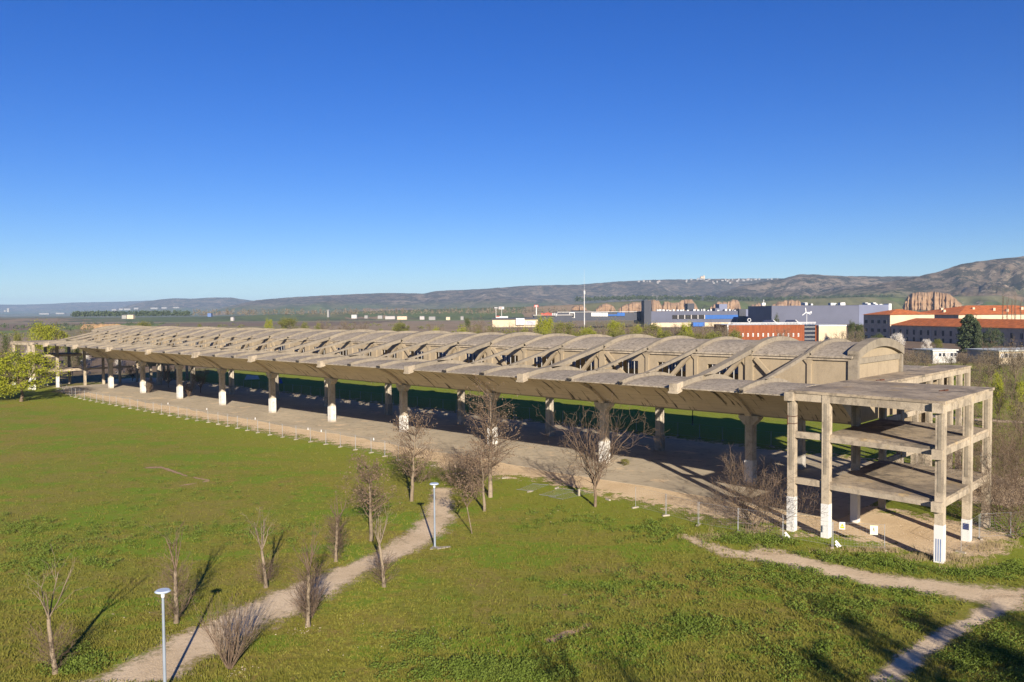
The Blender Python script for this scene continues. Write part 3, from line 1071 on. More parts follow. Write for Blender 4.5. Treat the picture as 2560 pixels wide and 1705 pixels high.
def even(poly, step):
    P = [Vector(p) for p in poly]
    out, k, pos = [P[0]], 0, P[0]
    while k < len(P) - 1:
        if (P[k + 1] - pos).length < step:
            rest = step
            q = pos
            while k < len(P) - 1 and (P[k + 1] - q).length < rest:
                rest -= (P[k + 1] - q).length
                q = P[k + 1]
                k += 1
            if k >= len(P) - 1: break
            pos = q + (P[k + 1] - q).normalized() * rest
        else:
            pos = pos + (P[k + 1] - pos).normalized() * step
        out.append(pos)
    return [(p.x, p.y) for p in out]


lf_ = [gp(*p) for p in ((143, 974), (182, 992), (213, 1000), (266, 1010), (323, 1021), (410, 1037), (477, 1050), (532, 1058), (648, 1083), (714, 1095), (793, 1108), (832, 1114), (869, 1122), (914, 1129), (950, 1138), (1000, 1152))]
fence_line(even(lf_, 3.5), 'mobile wire fence panel between lawn and bare earth beside the hangar', 'fence panels along the lawn',
           'concrete fence foot on the lawn rim in front of the long hangar', 'fence feet along the lawn')
rt_ = [gp(*p) for p in ((1588, 1270), (1665, 1290), (1746, 1313), (1845, 1331), (1957, 1347), (2081, 1369), (2213, 1376))]
ORD = ('first', 'second', 'third', 'fourth', 'fifth', 'sixth', 'seventh')
fence_line(rt_, ['wire fence panel in weeds, %s from the spreading leafless tree towards the annex' % w for w in ORD[:5]] + ['wire fence panel carrying two small warning boards before the annex'], 'fence panels by the annex',
           'concrete fence foot in weeds beside the concrete annex', 'fence feet by the annex')
r2_ = [gp(*p) for p in ((2402, 1382), (2448, 1348), (2526, 1343), (2600, 1335))]
fence_line(r2_, ['wire fence panel on stony ground, %s beyond the blue striped corner column' % w for w in ORD[:3]], 'fence panels past the corner column',
           'concrete fence foot on stony ground past the striped corner column', 'fence feet past the corner column', skip=())
bk_ = [hw(u, -24.8 - 0.02 * u)[:2] for u in np.arange(-150, 30, 3.6)]
fence_line(bk_, 'mobile wire fence panel on the rear lawn behind the columns', 'fence panels behind the hangar',
           'concrete fence foot on the rear lawn behind the columns', 'fence feet behind the hangar')
# fallen panels
for (a, b, lab) in (((1290, 1225), (1330, 1210), 'fallen wire fence panel lying flat in grass beside brown shrubs'), ((1346, 1238), (1395, 1222), 'fallen wire fence panel lying in grass with its foot at the end'),
                    ((1370, 1243), (1448, 1226), 'fallen wire fence panel lying by an upended concrete foot')):
    p, q = gp(*a), gp(*b)
    o = copy_tree(FP)
    d = Vector((q[0] - p[0], q[1] - p[1]))
    o.location = (p[0], p[1], 0.06)
    o.rotation_euler = (math.radians(88), 0, math.atan2(d.y, d.x))
    o.scale = (max(0.6, d.length / 3.4), 0.9, 1)
    tag(o, lab, 'fence', None)
    if 'group' in o: del o['group']
x, y = gp(1447, 1240)
o = place('ballast_block', FEET, None, None, (x, y, 0.36), 0.3)
o.rotation_euler = (math.radians(90), 0, 0.4)
tag(o, 'upended concrete fence foot beside a bare tree', 'fence foot')
for px, py, lab in ((1325, 1230, 'loose pale concrete foot lying in grass beside fallen fencing'), (1392, 1221, 'pale concrete foot at the end of a fallen panel'),
                    (1520, 1250, 'pale concrete foot lying past the bare spreading tree'), (1083, 1165, 'pale concrete block in grass behind the leafless thicket'), (1262, 1196, 'pale block lying beneath the tall russet tree')):
    x, y = gp(px, py)
    tag(place('ballast_block', FEET, None, None, (x, y, 0), rnd.uniform(0, 3)), lab, 'fence foot')
# two warning boards on the fence by the annex
def board(px, py, wd, hg, mt, lab, marks):
    x, y = gp(px, py)
    a = Vector(rt_[5]); b = Vector(rt_[6])
    d = (b - a).normalized()
    rz = math.atan2(d.y, d.x)
    # stand on the fence line: pick the fence point under this pixel column
    best = min((k / 60 for k in range(61)), key=lambda k: abs((a.lerp(b, k)).x / (a.lerp(b, k)).y - (px - 1280) / F))
    p = a.lerp(b, best)
    z = at(px, py, p.y).z
    root = empty('warning_sign', (p.x, p.y, z), rz)
    MB().box(-wd / 2, wd / 2, -0.05, -0.035, -hg / 2, hg / 2).build('board', mt, root)
    for nm, me, mm in marks:
        place(nm, me, mm, root)
    tag(root, lab, 'sign')


tri = MB().add([(-0.13, -0.056, -0.02), (0.13, -0.056, -0.02), (0.0, -0.056, 0.2), (-0.13, -0.05, -0.02), (0.13, -0.05, -0.02), (0.0, -0.05, 0.2)], [(0, 1, 2), (3, 5, 4), (0, 3, 4, 1), (1, 4, 5, 2), (2, 5, 3, 0)]).mesh('warning_triangle')
tri2 = MB().add([(-0.02, -0.06, 0.0), (0.1, -0.06, 0.0), (0.05, -0.06, 0.1), (-0.02, -0.057, 0.0), (0.1, -0.057, 0.0), (0.05, -0.057, 0.1)], [(0, 1, 2), (3, 5, 4), (0, 3, 4, 1), (1, 4, 5, 2), (2, 5, 3, 0)]).mesh('pictogram')
pan = MB().box(-0.15, 0.15, -0.056, -0.05, -0.2, -0.05).mesh('caption_bar')
board(2109, 1314, 0.42, 0.56, M['signwhite'], 'small white sign with yellow warning triangle on the fence', [('warning_triangle', tri, M['yellow']), ('pictogram', tri2, M['rust']), ('caption_bar', pan, M['yellow'])])
man = MB().box(-0.05, 0.03, -0.058, -0.05, 0.12, 0.2).box(-0.06, 0.04, -0.058, -0.05, 0.02, 0.1).box(-0.08, -0.03, -0.058, -0.05, -0.1, 0.0).box(0.02, 0.06, -0.058, -0.05, -0.1, 0.0).mesh('pictogram')
board(2190, 1325, 0.55, 0.70, M['cream'], 'larger cream board with a small dark figure on the fence', [('pictogram', man, M['black'])])
# loose barrier tape on two fence posts
for px, py in ((1962, 1330), (2088, 1352)):
    x, y = gp(px, 1347 if px < 2000 else 1369)
    o = MB().beam((0, 0, 0.55), (0.35, -0.1, 0.12), 0.03, 0.16).beam((0.0, 0, 0.3), (0.25, 0.1, 0.02), 0.03, 0.12).build('barrier_tape', M['rope'], None, (x, y - 0.06, 0.0))
    tag(o, 'torn white barrier tape hanging from a fence post by the annex', 'tape', 'torn barrier tape')
# little white markers along the slab
for i, (px, py) in enumerate(((420, 1008), (517, 1022), (638, 1046), (770, 1072), (803, 1077), (934, 1098))):
    x, y = gp(px, py + 3)
    o = MB().box(-0.07, 0.07, -0.05, 0.05, 0, 0.34).box(-0.10, 0.10, -0.07, 0.07, 0.0, 0.06).build('marker_stub', M['signwhite'], None, (x, y, 0.03), TH)
    tag(o, 'short white stub on the hangar floor edge, %s from the yellow green tree' % ORD[i], 'marker', 'marker stubs along the floor edge')


# ------------------------------------------------------------------ street lamps
def lamp(x, y, z, label, H=5.07, dark=False):
    root = empty('street_lamp', (x, y, z))
    mt = M['dark'] if dark else M['lampgrey']
    MB().cyl((0, 0, 0), (0, 0, H - 0.1), 0.085, 0.06, 12).build('pole', mt, root, sm=False)
    hd = MB().cyl((0, 0, H - 0.35), (0, 0, H - 0.08), 0.085, 0.10, 12)
    hd.build('neck', M['signwhite'], root)
    MB().cyl((0, 0, H - 0.10), (0, 0, H - 0.06), 0.33, 0.38, 28).cyl((0, 0, H - 0.06), (0, 0, H), 0.38, 0.31, 28).build('lamp_head', M['lamptop'], root)
    MB().box(-0.22, 0.22, -0.22, 0.22, -0.05, 0.035).build('base_plate', M['foot'], root)
    tag(root, label, 'street lamp')
    return root


lamp(-6.18, 63.87, 0, 'grey street lamp with disc head beside the gravel path near the brown thicket')
lamp(-17.07, 39.43, 0, 'grey street lamp with disc head on the lawn between leafless pollards')
fm = MB()
rp = [(-0.5, -0.25), (0.1, -0.36), (0.7, -0.22), (1.25, -0.05), (1.2, 0.22), (0.55, 0.18), (0.1, 0.32), (-0.42, 0.2)]
fm.add([(x, y, -0.05) for x, y in rp] + [(x * 0.97, y * 0.95, 0.025 + 0.01 * (i % 3)) for i, (x, y) in enumerate(rp)], [tuple(range(8, 16))] + [(i, (i + 1) % 8, 8 + (i + 1) % 8, 8 + i) for i in range(8)])
fm = fm.build('lamp_plinth', M['foot'], None, (-6.1, 63.6, 0), 0.25)
tag(fm, 'pale concrete plinth at the foot of the lamp by the path', 'plinth')
for u, v in ((-33, -34), (-28.5, -36)):
    x, y, _ = hw(u, v)
    lamp(x, y, 0, 'slim dark lamp post on the shaded rear lawn seen under the roof', 4.6, True)['group'] = 'lamps on the rear lawn'

# ------------------------------------------------------------------ trees
def seg_mesh(name, segs, mt):
    """segs: list of (p0, p1, r0, r1, n)"""
    VV, FF, off = [], [], 0
    byn = {}
    for s_ in segs: byn.setdefault(s_[4], []).append(s_)
    for n, L in byn.items():
        A = np.array([s_[0] for s_ in L]); B = np.array([s_[1] for s_ in L])
        r0 = np.array([s_[2] for s_ in L]); r1 = np.array([s_[3] for s_ in L])
        D = B - A
        D /= np.maximum(1e-9, np.linalg.norm(D, axis=1))[:, None]
        T = np.where(np.abs(D[:, 2:3]) < 0.9, np.array([[0, 0, 1.0]]), np.array([[1.0, 0, 0]]))
        E1 = np.cross(D, T); E1 /= np.linalg.norm(E1, axis=1)[:, None]
        E2 = np.cross(D, E1)
        q = 2 * np.pi * np.arange(n) / n
        ring = E1[:, None, :] * np.cos(q)[None, :, None] + E2[:, None, :] * np.sin(q)[None, :, None]
        V0 = A[:, None, :] + ring * r0[:, None, None]
        V1 = B[:, None, :] + ring * r1[:, None, None]
        V = np.concatenate([V0, V1], 1).reshape(-1, 3)
        base = off + np.arange(len(L))[:, None] * 2 * n
        i = np.arange(n); j = (i + 1) % n
        Fq = np.stack([base + i, base + j, base + n + j, base + n + i], 2).reshape(-1, 4)
        VV.append(V); FF.append(Fq); off += len(V)
    me = np_mesh(name, np.concatenate(VV), np.concatenate(FF))
    me.materials.append(mt)
    return me


def quad_mesh(name, centers, size, rng, mt, flat=0.0, aspect=0.6):
    """leaf-sized faces of random attitude round each centre"""
    C = np.asarray(centers, float)
    n = len(C)
    A = rng.normal(size=(n, 3)); A[:, 2] *= (1 - flat)
    A /= np.linalg.norm(A, axis=1)[:, None]
    B = rng.normal(size=(n, 3))
    B -= A * (A * B).sum(1)[:, None]
    B /= np.maximum(1e-6, np.linalg.norm(B, axis=1))[:, None]
    s_ = size * rng.uniform(0.6, 1.3, n)[:, None]
    A, B = A * s_, B * s_ * aspect
    V = np.stack([C - A, C + B, C + A, C - B], 1).reshape(-1, 3)
    Fq = np.arange(4 * n).reshape(n, 4)
    me = np_mesh(name, V, Fq)
    me.materials.append(mt)
    return me


def branch(rng, segs, tips, p, d, L, r, lev, mx, kids, curve=0.18, up=0.05, rmin=0.009, spread=0.75, ratio=0.6):
    nseg = max(2, min(7, int(L / (0.28 if lev > 1 else 0.45))))
    pts = [(p, d, r)]
    for i in range(nseg):
        d = d + np.array([rng.gauss(0, curve), rng.gauss(0, curve), rng.gauss(0, curve * 0.6) + up])
        d = d / np.linalg.norm(d)
        p2 = p + d * (L / nseg)
        r2 = max(rmin, r * (1 - 0.75 / nseg * 1.0))
        segs.append((p, p2, r, r2, 6 if r > 0.06 else (4 if r > 0.025 else 3)))
        p, r = p2, r2
        pts.append((p, d, r))
    tips.append((p, d))
    if lev < mx:
        for c_ in range(kids[min(lev, len(kids) - 1)]):
            k = rng.randint(max(1, int(nseg * 0.25)), nseg)
            q, dq, rq = pts[k]
            az = rng.uniform(0, 2 * math.pi)
            t_ = np.cross(dq, [math.cos(az), math.sin(az), rng.uniform(-0.3, 0.3)])
            t_ = t_ / max(1e-6, np.linalg.norm(t_))
            sp = spread * rng.uniform(0.6, 1.3)
            nd = dq * math.cos(sp) + t_ * math.sin(sp)
            branch(rng, segs, tips, q, nd, L * ratio * rng.uniform(0.65, 1.2), max(rmin, rq * 0.62), lev + 1, mx, kids, curve, up, rmin, spread, ratio)


def bare_tree(name, x, y, H, seed, style, label, group=None, lean=(0, 0), cat='tree'):
    rng = random.Random(seed)
    nr = np.random.default_rng(seed)
    root = empty(name, (x, y, ground_h(x, y)))
    tr, cr, lw, tips = [], [], [], []
    leaves = []
    if style in ('pollard', 'pollard_bushy'):
        ht = H * rng.uniform(0.50, 0.62)
        r = 0.045 + 0.014 * H
        p = np.array([0.0, 0, -0.05]); n = 6
        tr.append((p, np.array([0, 0, 0.25]), r * 1.6, r * 1.08, 10))
        p = np.array([0, 0, 0.25])
        for i in range(n):
            p2 = np.array([lean[0] * (i + 1) / n + rng.gauss(0, .02), lean[1] * (i + 1) / n + rng.gauss(0, .02), 0.25 + (ht - 0.25) * (i + 1) / n])
            tr.append((p, p2, r * (1.08 - 0.3 * i / n), r * (1.08 - 0.3 * (i + 1) / n), 10))
            p = p2
        for k in range(rng.randint(4, 6)):
            az = 2 * math.pi * k / 5 + rng.uniform(-.5, .5)
            d = np.array([math.cos(az) * rng.uniform(.2, .55), math.sin(az) * rng.uniform(.2, .55), 1.0])
            branch(rng, cr, tips, p, d / np.linalg.norm(d), (H - ht) * rng.uniform(0.6, 1.05), r * 0.42, 0, 2, [4, 3], 0.08, 0.10, 0.006, 0.6, 0.5)
        nb = 150 if style == 'pollard_bushy' else 80
        for k in range(nb):      # shoots from the trunk and root collar
            z = rng.uniform(0.05, ht * (0.95 if style == 'pollard_bushy' else 0.6))
            az = rng.uniform(0, 2 * math.pi)
            d = np.array([math.cos(az), math.sin(az), rng.uniform(0.35, 1.2)])
            branch(rng, lw, [], np.array([lean[0] * z / ht, lean[1] * z / ht, z]), d / np.linalg.norm(d), rng.uniform(0.5, 1.3) * H / 5.2, 0.011, 1, 2, [4, 5], 0.12, 0.08, 0.0055, 0.6, 0.5)
    elif style == 'russet':
        r = 0.05 + 0.016 * H
        p = np.array([0.0, 0, -0.05]); n = 10
        pts = []
        for i in range(n):
            p2 = np.array([lean[0] * ((i + 1) / n) ** 1.3 + rng.gauss(0, .03), lean[1] * (i + 1) / n + rng.gauss(0, .03), H * 0.9 * (i + 1) / n])
            tr.append((p, p2, r * (1.1 - 0.95 * i / n), r * (1.1 - 0.95 * (i + 1) / n), 9))
            p = p2; pts.append(p2)
        for k in range(44):
            z = rng.uniform(0.22, 0.98)
            q = pts[min(n - 1, int(z * n))]
            az = rng.uniform(0, 2 * math.pi)
            L = H * 0.33 * (1.05 - abs(z - 0.45) * 0.9) * rng.uniform(0.6, 1.1)
            d = np.array([math.cos(az), math.sin(az), rng.uniform(0.3, 0.95)])
            branch(rng, cr, tips, q, d / np.linalg.norm(d), L, r * 0.26, 0, 2, [5, 4], 0.13, 0.06, 0.006, 0.65, 0.5)
        T = np.array([t_[0] for t_ in tips])
        leaves = T[nr.integers(0, len(T), 1400)] + nr.normal(0, 0.16, (1400, 3))
    elif style == 'spreading':
        r = 0.13
        p = np.array([0.0, 0, -0.05])
        ht = H * 0.30
        for i in range(5):
            p2 = np.array([rng.gauss(0, .04), rng.gauss(0, .04), ht * (i + 1) / 5])
            tr.append((p, p2, r * (1.15 - 0.25 * i / 5), r * (1.15 - 0.25 * (i + 1) / 5), 9)); p = p2
        for k in range(14):
            az = 2 * math.pi * k / 9 + rng.uniform(-.4, .4)
            el = rng.uniform(0.4, 3.2)
            d = np.array([math.cos(az), math.sin(az), el])
            q = np.array([0, 0, ht * rng.uniform(0.55, 1.0)])
            branch(rng, cr, tips, q, d / np.linalg.norm(d), (H - ht) * rng.uniform(0.6, 0.98), 0.06, 0, 3, [5, 4, 3], 0.2, 0.05, 0.010, 0.75, 0.5)
    elif style == 'thicket':
        for k in range(9):
            az = rng.uniform(0, 2 * math.pi)
            d = np.array([math.cos(az) * 0.8, math.sin(az) * 0.8, 1.0])
            b0 = np.array([rng.gauss(0, .35), rng.gauss(0, .35), 0.0])
            branch(rng, cr if k > 2 else tr, tips, b0, d / np.linalg.norm(d), H * 0.60, 0.036, 0, 3, [7, 5, 4], 0.17, 0.05, 0.007, 0.75, 0.55)
    elif style == 'broom':
        for k in range(70):
            az = rng.uniform(0, 2 * math.pi)
            sp_ = rng.uniform(0.05, 0.7)
            d = np.array([math.cos(az) * sp_, math.sin(az) * sp_, 1.0])
            b0 = np.array([math.cos(az) * rng.uniform(0, .16), math.sin(az) * rng.uniform(0, .16), 0.0])
            branch(rng, tr if k < 6 else cr, tips, b0, d / np.linalg.norm(d), H * rng.uniform(0.55, 1.0), 0.018, 1, 2, [3, 3], 0.07, 0.03, 0.008, 0.35, 0.5)
    elif style == 'sapling':
        r = 0.05
        p = np.array([0.0, 0, -0.05]); ht = H * 0.45
        for i in range(4):
            p2 = np.array([lean[0] * (i + 1) / 4, lean[1] * (i + 1) / 4, ht * (i + 1) / 4]); tr.append((p, p2, r, r * .85, 8)); p = p2
        for k in range(7):
            az = 2 * math.pi * k / 7
            d = np.array([math.cos(az) * .6, math.sin(az) * .6, 1.0])
            branch(rng, cr, tips, p, d / np.linalg.norm(d), (H - ht) * rng.uniform(.6, .95), 0.03, 0, 2, [6, 4], 0.12, 0.08, 0.009, 0.65, 0.55)
        T = np.array([t_[0] for t_ in tips])
        leaves = T[nr.integers(0, len(T), 500)] + nr.normal(0, 0.12, (500, 3))
    bk_m = M['bark'] if style.startswith('pollard') or style in ('russet', 'sapling') else M['bark2']
    if tr: place('trunk', seg_mesh('trunk', tr, bk_m), None, root)
    if cr: place('crown', seg_mesh('crown', cr, M['twig'] if style != 'pollard' else M['bark']), None, root)
    if lw: place('shoots', seg_mesh('shoots', lw, M['twig']), None, root)
    if len(leaves): place('leaves', quad_mesh('leaves', leaves, 0.075, nr, M['brownleaf']), None, root)
    tag(root, label, cat, group)
    return root


def h_px(bx, by, ty):
    """height of something standing at ground pixel (bx,by) whose top is at row ty"""
    x, y = gp(bx, by)
    return at(bx, ty, y).z


FT = [
    ('pollard_tree', 138, 1683, 1422, 'pollard', 'gaunt pale pollard leaning beside its long branching shadow on the lawn', (-0.35, 0.1)),
    ('pollard_tree', 441, 1557, 1327, 'pollard_bushy', 'tall straight pollard just behind the disc lamp on the lawn', (0, 0)),
    ('pollard_tree', 665, 1469, 1290, 'pollard', 'pollard with candelabra top on grass across the path from the russet twig shrub', (-0.2, 0)),
    ('pollard_tree', 840, 1404, 1246, 'pollard_bushy', 'bushy pollard standing where the gravel path narrows', (0.1, 0)),
    ('pollard_tree', 770, 1566, 1348, 'pollard_bushy', 'thick trunked pollard with shaggy low twigs on the lower side of the path', (0.1, 0)),
    ('russet_tree', 928, 1352, 1152, 'russet', 'tall feathery tree with dead leaves above the gravel path', (-0.1, 0)),
    ('pollard_tree', 960, 1467, 1290, 'pollard', 'slender forked pollard between gravel path and open lawn', (-0.25, 0)),
    ('bare_tree', 1029, 1253, 1050, 'russet', 'twiggy tree at the lawn corner where the earth yard begins', (0.5, 0)),
    ('sapling', 1180, 1334, 1185, 'sapling', 'slim sapling with thin trunk in front of the russet tree', (-0.4, 0)),
    ('russet_tree', 1226, 1243, 975, 'russet', 'tallest tree with russet dead leaves rising in front of a painted column', (0.1, 0)),
    ('russet_tree', 1211, 1278, 1120, 'russet', 'straight tree with bare lower trunk before the tallest russet tree', (-0.25, 0)),
    ('spreading_tree', 1488, 1267, 1015, 'spreading', 'leafless tree with spreading curved branches before the hangar floor', (0, 0)),
]
for i, (nm, bx, by, ty, st, lab, ln) in enumerate(FT):
    x, y = gp(bx, by)
    bare_tree(nm, x, y, h_px(bx, by, ty), 100 + i, st, lab, None, ln)
SH = [
    ('bare_shrub', 573, 1672, 1520, 'broom', 'russet fan of twigs growing beside the gravel path', None),
    ('bare_shrub', 1872, 1300, 1120, 'thicket', 'tangled leafless thicket behind the fence before a column', None),
    ('bare_shrub', 1895, 1330, 1150, 'thicket', 'leafless twin stemmed shrub by the annex fence', None),
    ('bare_shrub', 1135, 1215, 1130, 'thicket', 'dark brown thicket at the end of the gravel path', None),
    ('bare_shrub', 1180, 1235, 1120, 'thicket', 'brown shrub under the straight russet tree', None),
    ('bare_shrub', 1045, 1205, 1110, 'thicket', 'low brown shrub beneath the twiggy tree at the lawn corner', None),
    ('bare_shrub', 2520, 1330, 1000, 'thicket', 'tall leafless shrub beside the rearmost annex column', None),
    ('bare_shrub', 2490, 1290, 1060, 'thicket', 'tangle of bare stems against the annex end column', None),
    ('bare_shrub', 2580, 1290, 960, 'thicket', 'leafless shrub on the slope beyond the annex', None),
    ('bare_shrub', 2555, 1345, 1130, 'thicket', 'brown leafless shrub behind the fence on stony ground', None),
    ('bare_shrub', 2470, 1230, 1030, 'thicket', 'leafless shrub pressed behind the annex end columns', None),
    ('bare_shrub', 2540, 1215, 1020, 'thicket', 'leafless shrub on the rough slope above the stony ground', None),
    ('bare_shrub', 2600, 1240, 1040, 'thicket', 'outermost leafless shrub on the rough slope', None),
    ('bare_shrub', 2505, 1150, 980, 'thicket', 'leafless shrub higher up the rough slope beyond the annex', None),
    ('bare_shrub', 775, 1545, 1455, 'broom', 'brown twig clump at the foot of the shaggy pollard', None),
]
for i, (nm, bx, by, ty, st, lab, g_) in enumerate(SH):
    x, y = gp(bx, by)
    bare_tree(nm, x, y, h_px(bx, by, ty), 300 + i, st, lab, g_, cat='shrub')


def leaf_proto(kind, seed):
    """returns (trunk mesh, crown mesh) of a tree about 10 m tall"""
    nr = np.random.default_rng(seed)
    rng = random.Random(seed)
    segs, tips = [], []
    H = 10.0
    if kind in ('round', 'airy'):
        p = np.array([0.0, 0, -0.1])
        for i in range(4):
            p2 = np.array([rng.gauss(0, .12), rng.gauss(0, .12), 2.4 * (i + 1) / 4]); segs.append((p, p2, 0.26 - .03 * i, 0.23 - .03 * i, 8)); p = p2
        for k in range(8):
            az = 2 * math.pi * k / 8 + rng.uniform(-.3, .3)
            d = np.array([math.cos(az), math.sin(az), rng.uniform(.5, 1.6)])
            branch(rng, segs, tips, p, d / np.linalg.norm(d), 4.6, 0.12, 0, 2, [4, 3], 0.15, 0.06, 0.02, 0.7, 0.6)
        nc = 40 if kind == 'round' else 34
        cs = []
        for k in range(nc):
            az, el = rng.uniform(0, 2 * math.pi), rng.uniform(-0.8, 1.45)
            rr = rng.uniform(0.3, 1.12) ** 0.6
            cs.append((4.0 * rr * math.cos(az) * math.cos(el), 4.0 * rr * math.sin(az) * math.cos(el), 5.2 + 4.2 * rr * math.sin(el)))
        cs = np.array(cs)
        n = 9500 if kind == 'round' else 4200
        ci = nr.integers(0, nc, n)
        C = cs[ci] + nr.normal(0, 1, (n, 3)) * np.array([1, 1, 0.7]) * nr.uniform(0.3, 0.95, nc)[ci][:, None]
        size = 0.145
    elif kind == 'column':       # poplar-like, bare upright
        p = np.array([0.0, 0, 0])
        segs.append((p, np.array([0, 0, 9.5]), 0.2, 0.03, 7))
        for k in range(26):
            z = rng.uniform(1.2, 8.8)
            az = rng.uniform(0, 6.28)
            d = np.array([math.cos(az) * .35, math.sin(az) * .35, 1.0])
            branch(rng, segs, tips, np.array([0, 0, z]), d / np.linalg.norm(d), 2.4, 0.05, 1, 2, [4, 3], 0.08, 0.05, 0.02, 0.35, 0.5)
        T = np.array([t_[0] for t_ in tips])
        C = T[nr.integers(0, len(T), 500)] + nr.normal(0, .2, (500, 3))
        size = 0.10
    elif kind == 'cypress':
        segs.append((np.array([0, 0, 0.0]), np.array([0, 0, 8.5]), 0.25, 0.04, 7))
        n = 5200
        z = nr.uniform(0.4, 10, n)
        lob = 1 + 0.25 * np.sin(z * 3.1 + nr.integers(0, 3, n))
        R = 2.0 * np.sqrt(np.clip(1 - ((z - 2.8) / 7.3) ** 2, 0, 1)) * np.where(z < 2.8, 0.75 + 0.09 * z, 1) * lob
        az = nr.uniform(0, 6.28, n)
        rr = R * nr.uniform(0.6, 1.0, n)
        C = np.stack([rr * np.cos(az), rr * np.sin(az), z], 1)
        size = 0.22
    elif kind == 'bush':
        for k in range(9):
            az = rng.uniform(0, 6.28)
            d = np.array([math.cos(az) * .8, math.sin(az) * .8, 1.0])
            branch(rng, segs, tips, np.array([0, 0, 0.0]), d / np.linalg.norm(d), 5.5, 0.10, 0, 2, [4, 4], 0.15, 0.05, 0.02, 0.7, 0.6)
        nc = 46
        cs = []
        for k in range(nc):
            az, el, rr = rng.uniform(0, 6.28), rng.uniform(0, 1.5), rng.uniform(.3, 1) ** .5
            cs.append((5.2 * rr * math.cos(az) * math.cos(el), 5.2 * rr * math.sin(az) * math.cos(el), 1.5 + 7.6 * rr * math.sin(el)))
        cs = np.array(cs)
        n = 4200
        C = cs[nr.integers(0, nc, n)] + nr.normal(0, 0.7, (n, 3)) * np.array([1, 1, .8])
        C[:, 2] = np.maximum(C[:, 2], 0.1)
        size = 0.20
    elif kind == 'twiggy':       # leafless round crown
        p = np.array([0.0, 0, -0.1])
        segs.append((p, np.array([0, 0, 2.2]), 0.22, 0.16, 8))
        for k in range(9):
            az = 2 * math.pi * k / 9 + rng.uniform(-.3, .3)
            d = np.array([math.cos(az), math.sin(az), rng.uniform(.5, 2.2)])
            branch(rng, segs, tips, np.array([0, 0, rng.uniform(1.4, 2.2)]), d / np.linalg.norm(d), 4.6, 0.10, 0, 3, [5, 4, 3], 0.15, 0.05, 0.018, 0.65, 0.6)
        T = np.array([t_[0] for t_ in tips])
        C = T[nr.integers(0, len(T), 3000)] + nr.normal(0, .35, (3000, 3))
        size = 0.10
    tm = seg_mesh('trunk', segs, M['bark2'])
    return tm, C, size, nr


LP = {}


def leaf_tree(name, kind, var, mt, x, y, H, Wd, label, group=None, cat='tree', z=None):
    key = (kind, var)
    if key not in LP:
        LP[key] = leaf_proto(kind, 900 + 17 * var + len(kind) * 5)
        LP[key] = LP[key] + ({},)
    tm, C, size, nr, cm = LP[key]
    if mt not in cm:
        cm[mt] = quad_mesh('crown', C, size, np.random.default_rng(5), M[mt])
    root = empty(name, (x, y, ground_h(x, y) if z is None else z), rnd.uniform(0, 6.28))
    base = {'round': 8.6, 'airy': 8.6, 'column': 3.0, 'cypress': 4.0, 'bush': 11.5, 'twiggy': 9.5}[kind]
    root.scale = (Wd / base, Wd / base, H / 10.0)
    place('trunk', tm, None, root)
    place('crown', cm[mt], None, root)
    tag(root, label, cat, group)
    return root


def lt_px(name, kind, var, mt, px, ty, wpx, D, label, group=None, cat='tree'):
    """tree seen with its top at (px,ty) and wpx wide, standing on the ground at forward distance D"""
    p = at(px, ty, D)
    g_ = ground_h(p.x, p.y)
    if group and group.endswith('behind the hangar'):
        label = label.replace('behind the hangar roof', 'behind the hangar, ' + next(w for lim, w in (
            (700, 'out on the dark fields'), (1150, 'on the green field strip'), (1330, 'before the cream warehouse'), (1435, 'before the store with sign letters'), (1560, 'about the telecom mast'),
            (1680, 'before the slab tower'), (1815, 'before the blue gallery'), (2060, 'beside the red hall'), (9999, 'near the campus block')) if px < lim))
        group = group + ', ' + label.split(', ')[1]
    return leaf_tree(name, kind, var, mt, p.x, p.y, max(1.0, p.z - g_), wpx * D / F, label, group, cat)


# the two yellow-green trees by the far annex
x, y = gp(53, 1004)
leaf_tree('spring_tree', 'round', 0, 'spring', x, y, h_px(53, 1004, 874), 13.5, 'yellow green tree in fresh leaf standing in front of the annex')
x, y = gp(-25, 1002)
leaf_tree('spring_tree', 'bush', 0, 'spring', x, y, h_px(-25, 1002, 905), 10, 'low yellow green bush beside the fresh leaved tree')
lt_px('spring_tree', 'round', 1, 'spring', 125, 797, 84, 300, 'yellow green tree rising behind the annex roof on brown scrub')
# small bushes growing on the hangar floor
for px, by, ty, lab in ((372, 982, 945, 'yellowish bush growing on the hangar floor by a painted column foot'), (472, 992, 955, 'yellowish bush growing on the hangar floor between two painted columns')):
    x, y = gp(px, by)
    bare_tree('bush', x, y, max(1.8, h_px(px, by, ty)), 500 + px, 'broom', lab, cat='shrub')
x, y = gp(1562, 1163)
leaf_tree('bush', 'bush', 1, 'olive', x, y, 0.8, 1.6, 'small dry weed clump on the floor beside a painted column', cat='shrub')

